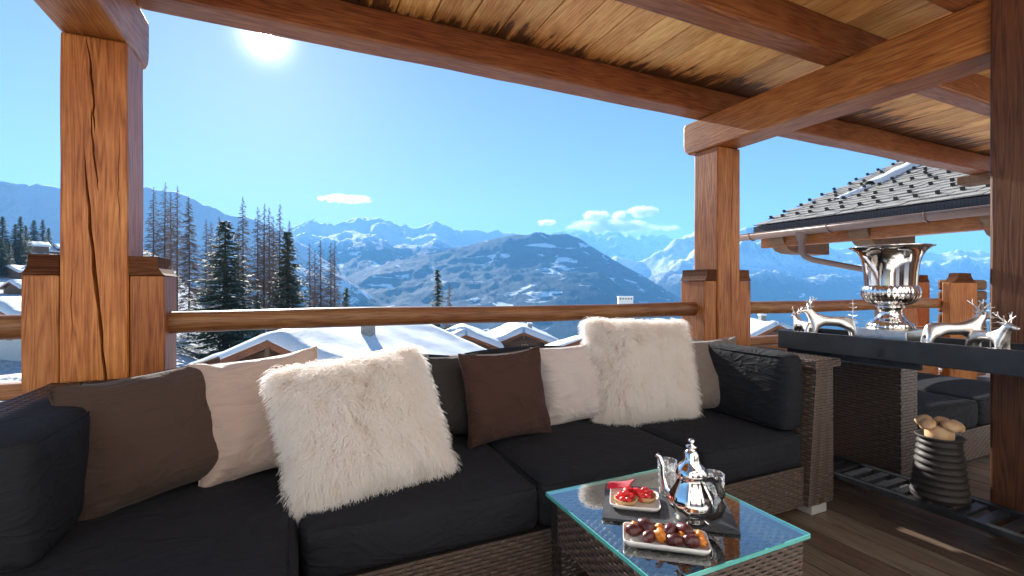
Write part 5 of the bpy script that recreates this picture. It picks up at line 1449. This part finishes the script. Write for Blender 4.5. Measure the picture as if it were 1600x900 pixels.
# verge and eave trim, mesh guard, gutter
g = MB(); g.box(NX - 0.01, NX + 0.02, NY - LEN, NY, NZ - 0.17, NZ - 0.01); npart(g.build('eave_board', M['fascia']))
g = MB()
for k in range(int(LEN / 0.05)):
    y = NY - k * 0.05; g.box(NX - 0.065, NX - 0.060, y - 0.005, y, NZ - 0.15, NZ - 0.03)
for z in (0, 0.03, 0.06, 0.09, 0.12): g.box(NX - 0.068, NX - 0.0655, NY - LEN, NY + 0.15, NZ - 0.15 + z, NZ - 0.147 + z + 0.002)
o = npart(g.build('leaf_guard', M['iron'])); o['kind'] = 'stuff'
g = MB(); n = 12; vs = []; fs = []; gy0, gy1 = NY + 0.42, NY - LEN; gr = 0.125
for y in (gy0, gy1):
    for rr in (gr, gr - 0.008):
        for k in range(n + 1):
            a = math.pi + math.pi * k / n; vs.append((NX - 0.09 + rr * math.cos(a), y, NZ - 0.19 + rr * math.sin(a)))
m_ = n + 1
for k in range(n):
    fs += [(k, k + 1, 2 * m_ + k + 1, 2 * m_ + k), (m_ + k, 3 * m_ + k, 3 * m_ + k + 1, m_ + k + 1), (k, m_ + k, m_ + k + 1, k + 1), (2 * m_ + k, 2 * m_ + k + 1, 3 * m_ + k + 1, 3 * m_ + k)]
fs += [(0, 2 * m_, 3 * m_, m_), (n, m_ + n, 3 * m_ + n, 2 * m_ + n)]
g.add(vs, fs, True); g.tube([(NX - 0.215, gy0, NZ - 0.185), (NX - 0.215, gy1, NZ - 0.185)], 0.014, 8)
gut = npart(g.build('gutter', M['copper']))
for y in (NY - 0.05, NY - 1.75, NY - 3.3, NY - 4.8):
    g = MB(); g.tube([(NX - 0.09 + 0.138 * math.cos(a), y, NZ - 0.19 + 0.138 * math.sin(a)) for a in [math.pi * (0.95 + 1.1 * k / 14) for k in range(15)]], 0.014, 6); 
    b_ = g.build('bracket', M['copper'], gut)
dy = NY - 1.18
g = MB(); g.lathe([(0.12, 0.0), (0.11, -0.06), (0.062, -0.18), (0.060, -0.22)], 24, Matrix.Translation((NX - 0.09, dy, NZ - 0.27))); 
g.tube([(NX - 0.09, dy, NZ - 0.47), (NX - 0.09, dy, NZ - 0.66), (NX - 0.06, dy - 0.05, NZ - 0.76), (NX + 0.05, dy - 0.13, NZ - 0.83), (NX + 0.9, dy - 0.75, NZ - 1.06), (NX + 1.0, dy - 0.82, NZ - 1.15), (NX + 1.0, dy - 0.82, NZ - 4.0)], 0.058, 16)
npart(g.build('downpipe', M['copper']))
# timber under the eave: soffit, wall plate, corbels with rounded ends, log wall out of frame to the right
g = MB(); g.add([rp(0.02, 0.05, -0.165), rp(3.2, 0.05, -0.165), rp(3.2, LEN, -0.165), rp(0.02, LEN, -0.165), rp(0.02, 0.05, -0.20), rp(3.2, 0.05, -0.20), rp(3.2, LEN, -0.20), rp(0.02, LEN, -0.20)],
      [(0, 1, 2, 3), (7, 6, 5, 4), (0, 4, 5, 1), (1, 5, 6, 2), (2, 6, 7, 3), (3, 7, 4, 0)]); npart(fixnormals(g.build('soffit', M['wood_y'])))
npart(timber('wall_plate', NX + 0.10, NX + 0.30, NY - LEN, NY - 0.1, NZ - 0.50, NZ - 0.20, M['wood_y'], axis='y'))
for y in (NY - 0.35, NY - 2.0, NY - 3.9):
    g = MB(); poly = [(0.0, 0.0)]
    poly = [(-0.02, 0.0), (1.6, 0.0), (1.6, -0.34), (0.62, -0.34), (0.42, -0.33), (0.22, -0.28), (0.08, -0.17), (0.0, -0.06)]
    g.prism(poly, 0.34, Matrix.Translation((NX + 0.02, y - 0.34, NZ - 0.30)))
    npart(fixnormals(g.build('corbel', M['chalet_wood'])))
for k in range(11):
    npart(timber('log', NX + 1.2, NX + 1.45, NY - LEN, NY - LEN + 2.2, NZ - 0.55 - 0.26 * (k + 1), NZ - 0.555 - 0.26 * k, M['chalet_wood'], axis='y', bv=0.04))
tag(nb, 'neighbouring chalet roof of grey stone tiles with brown gutter', 'chalet')
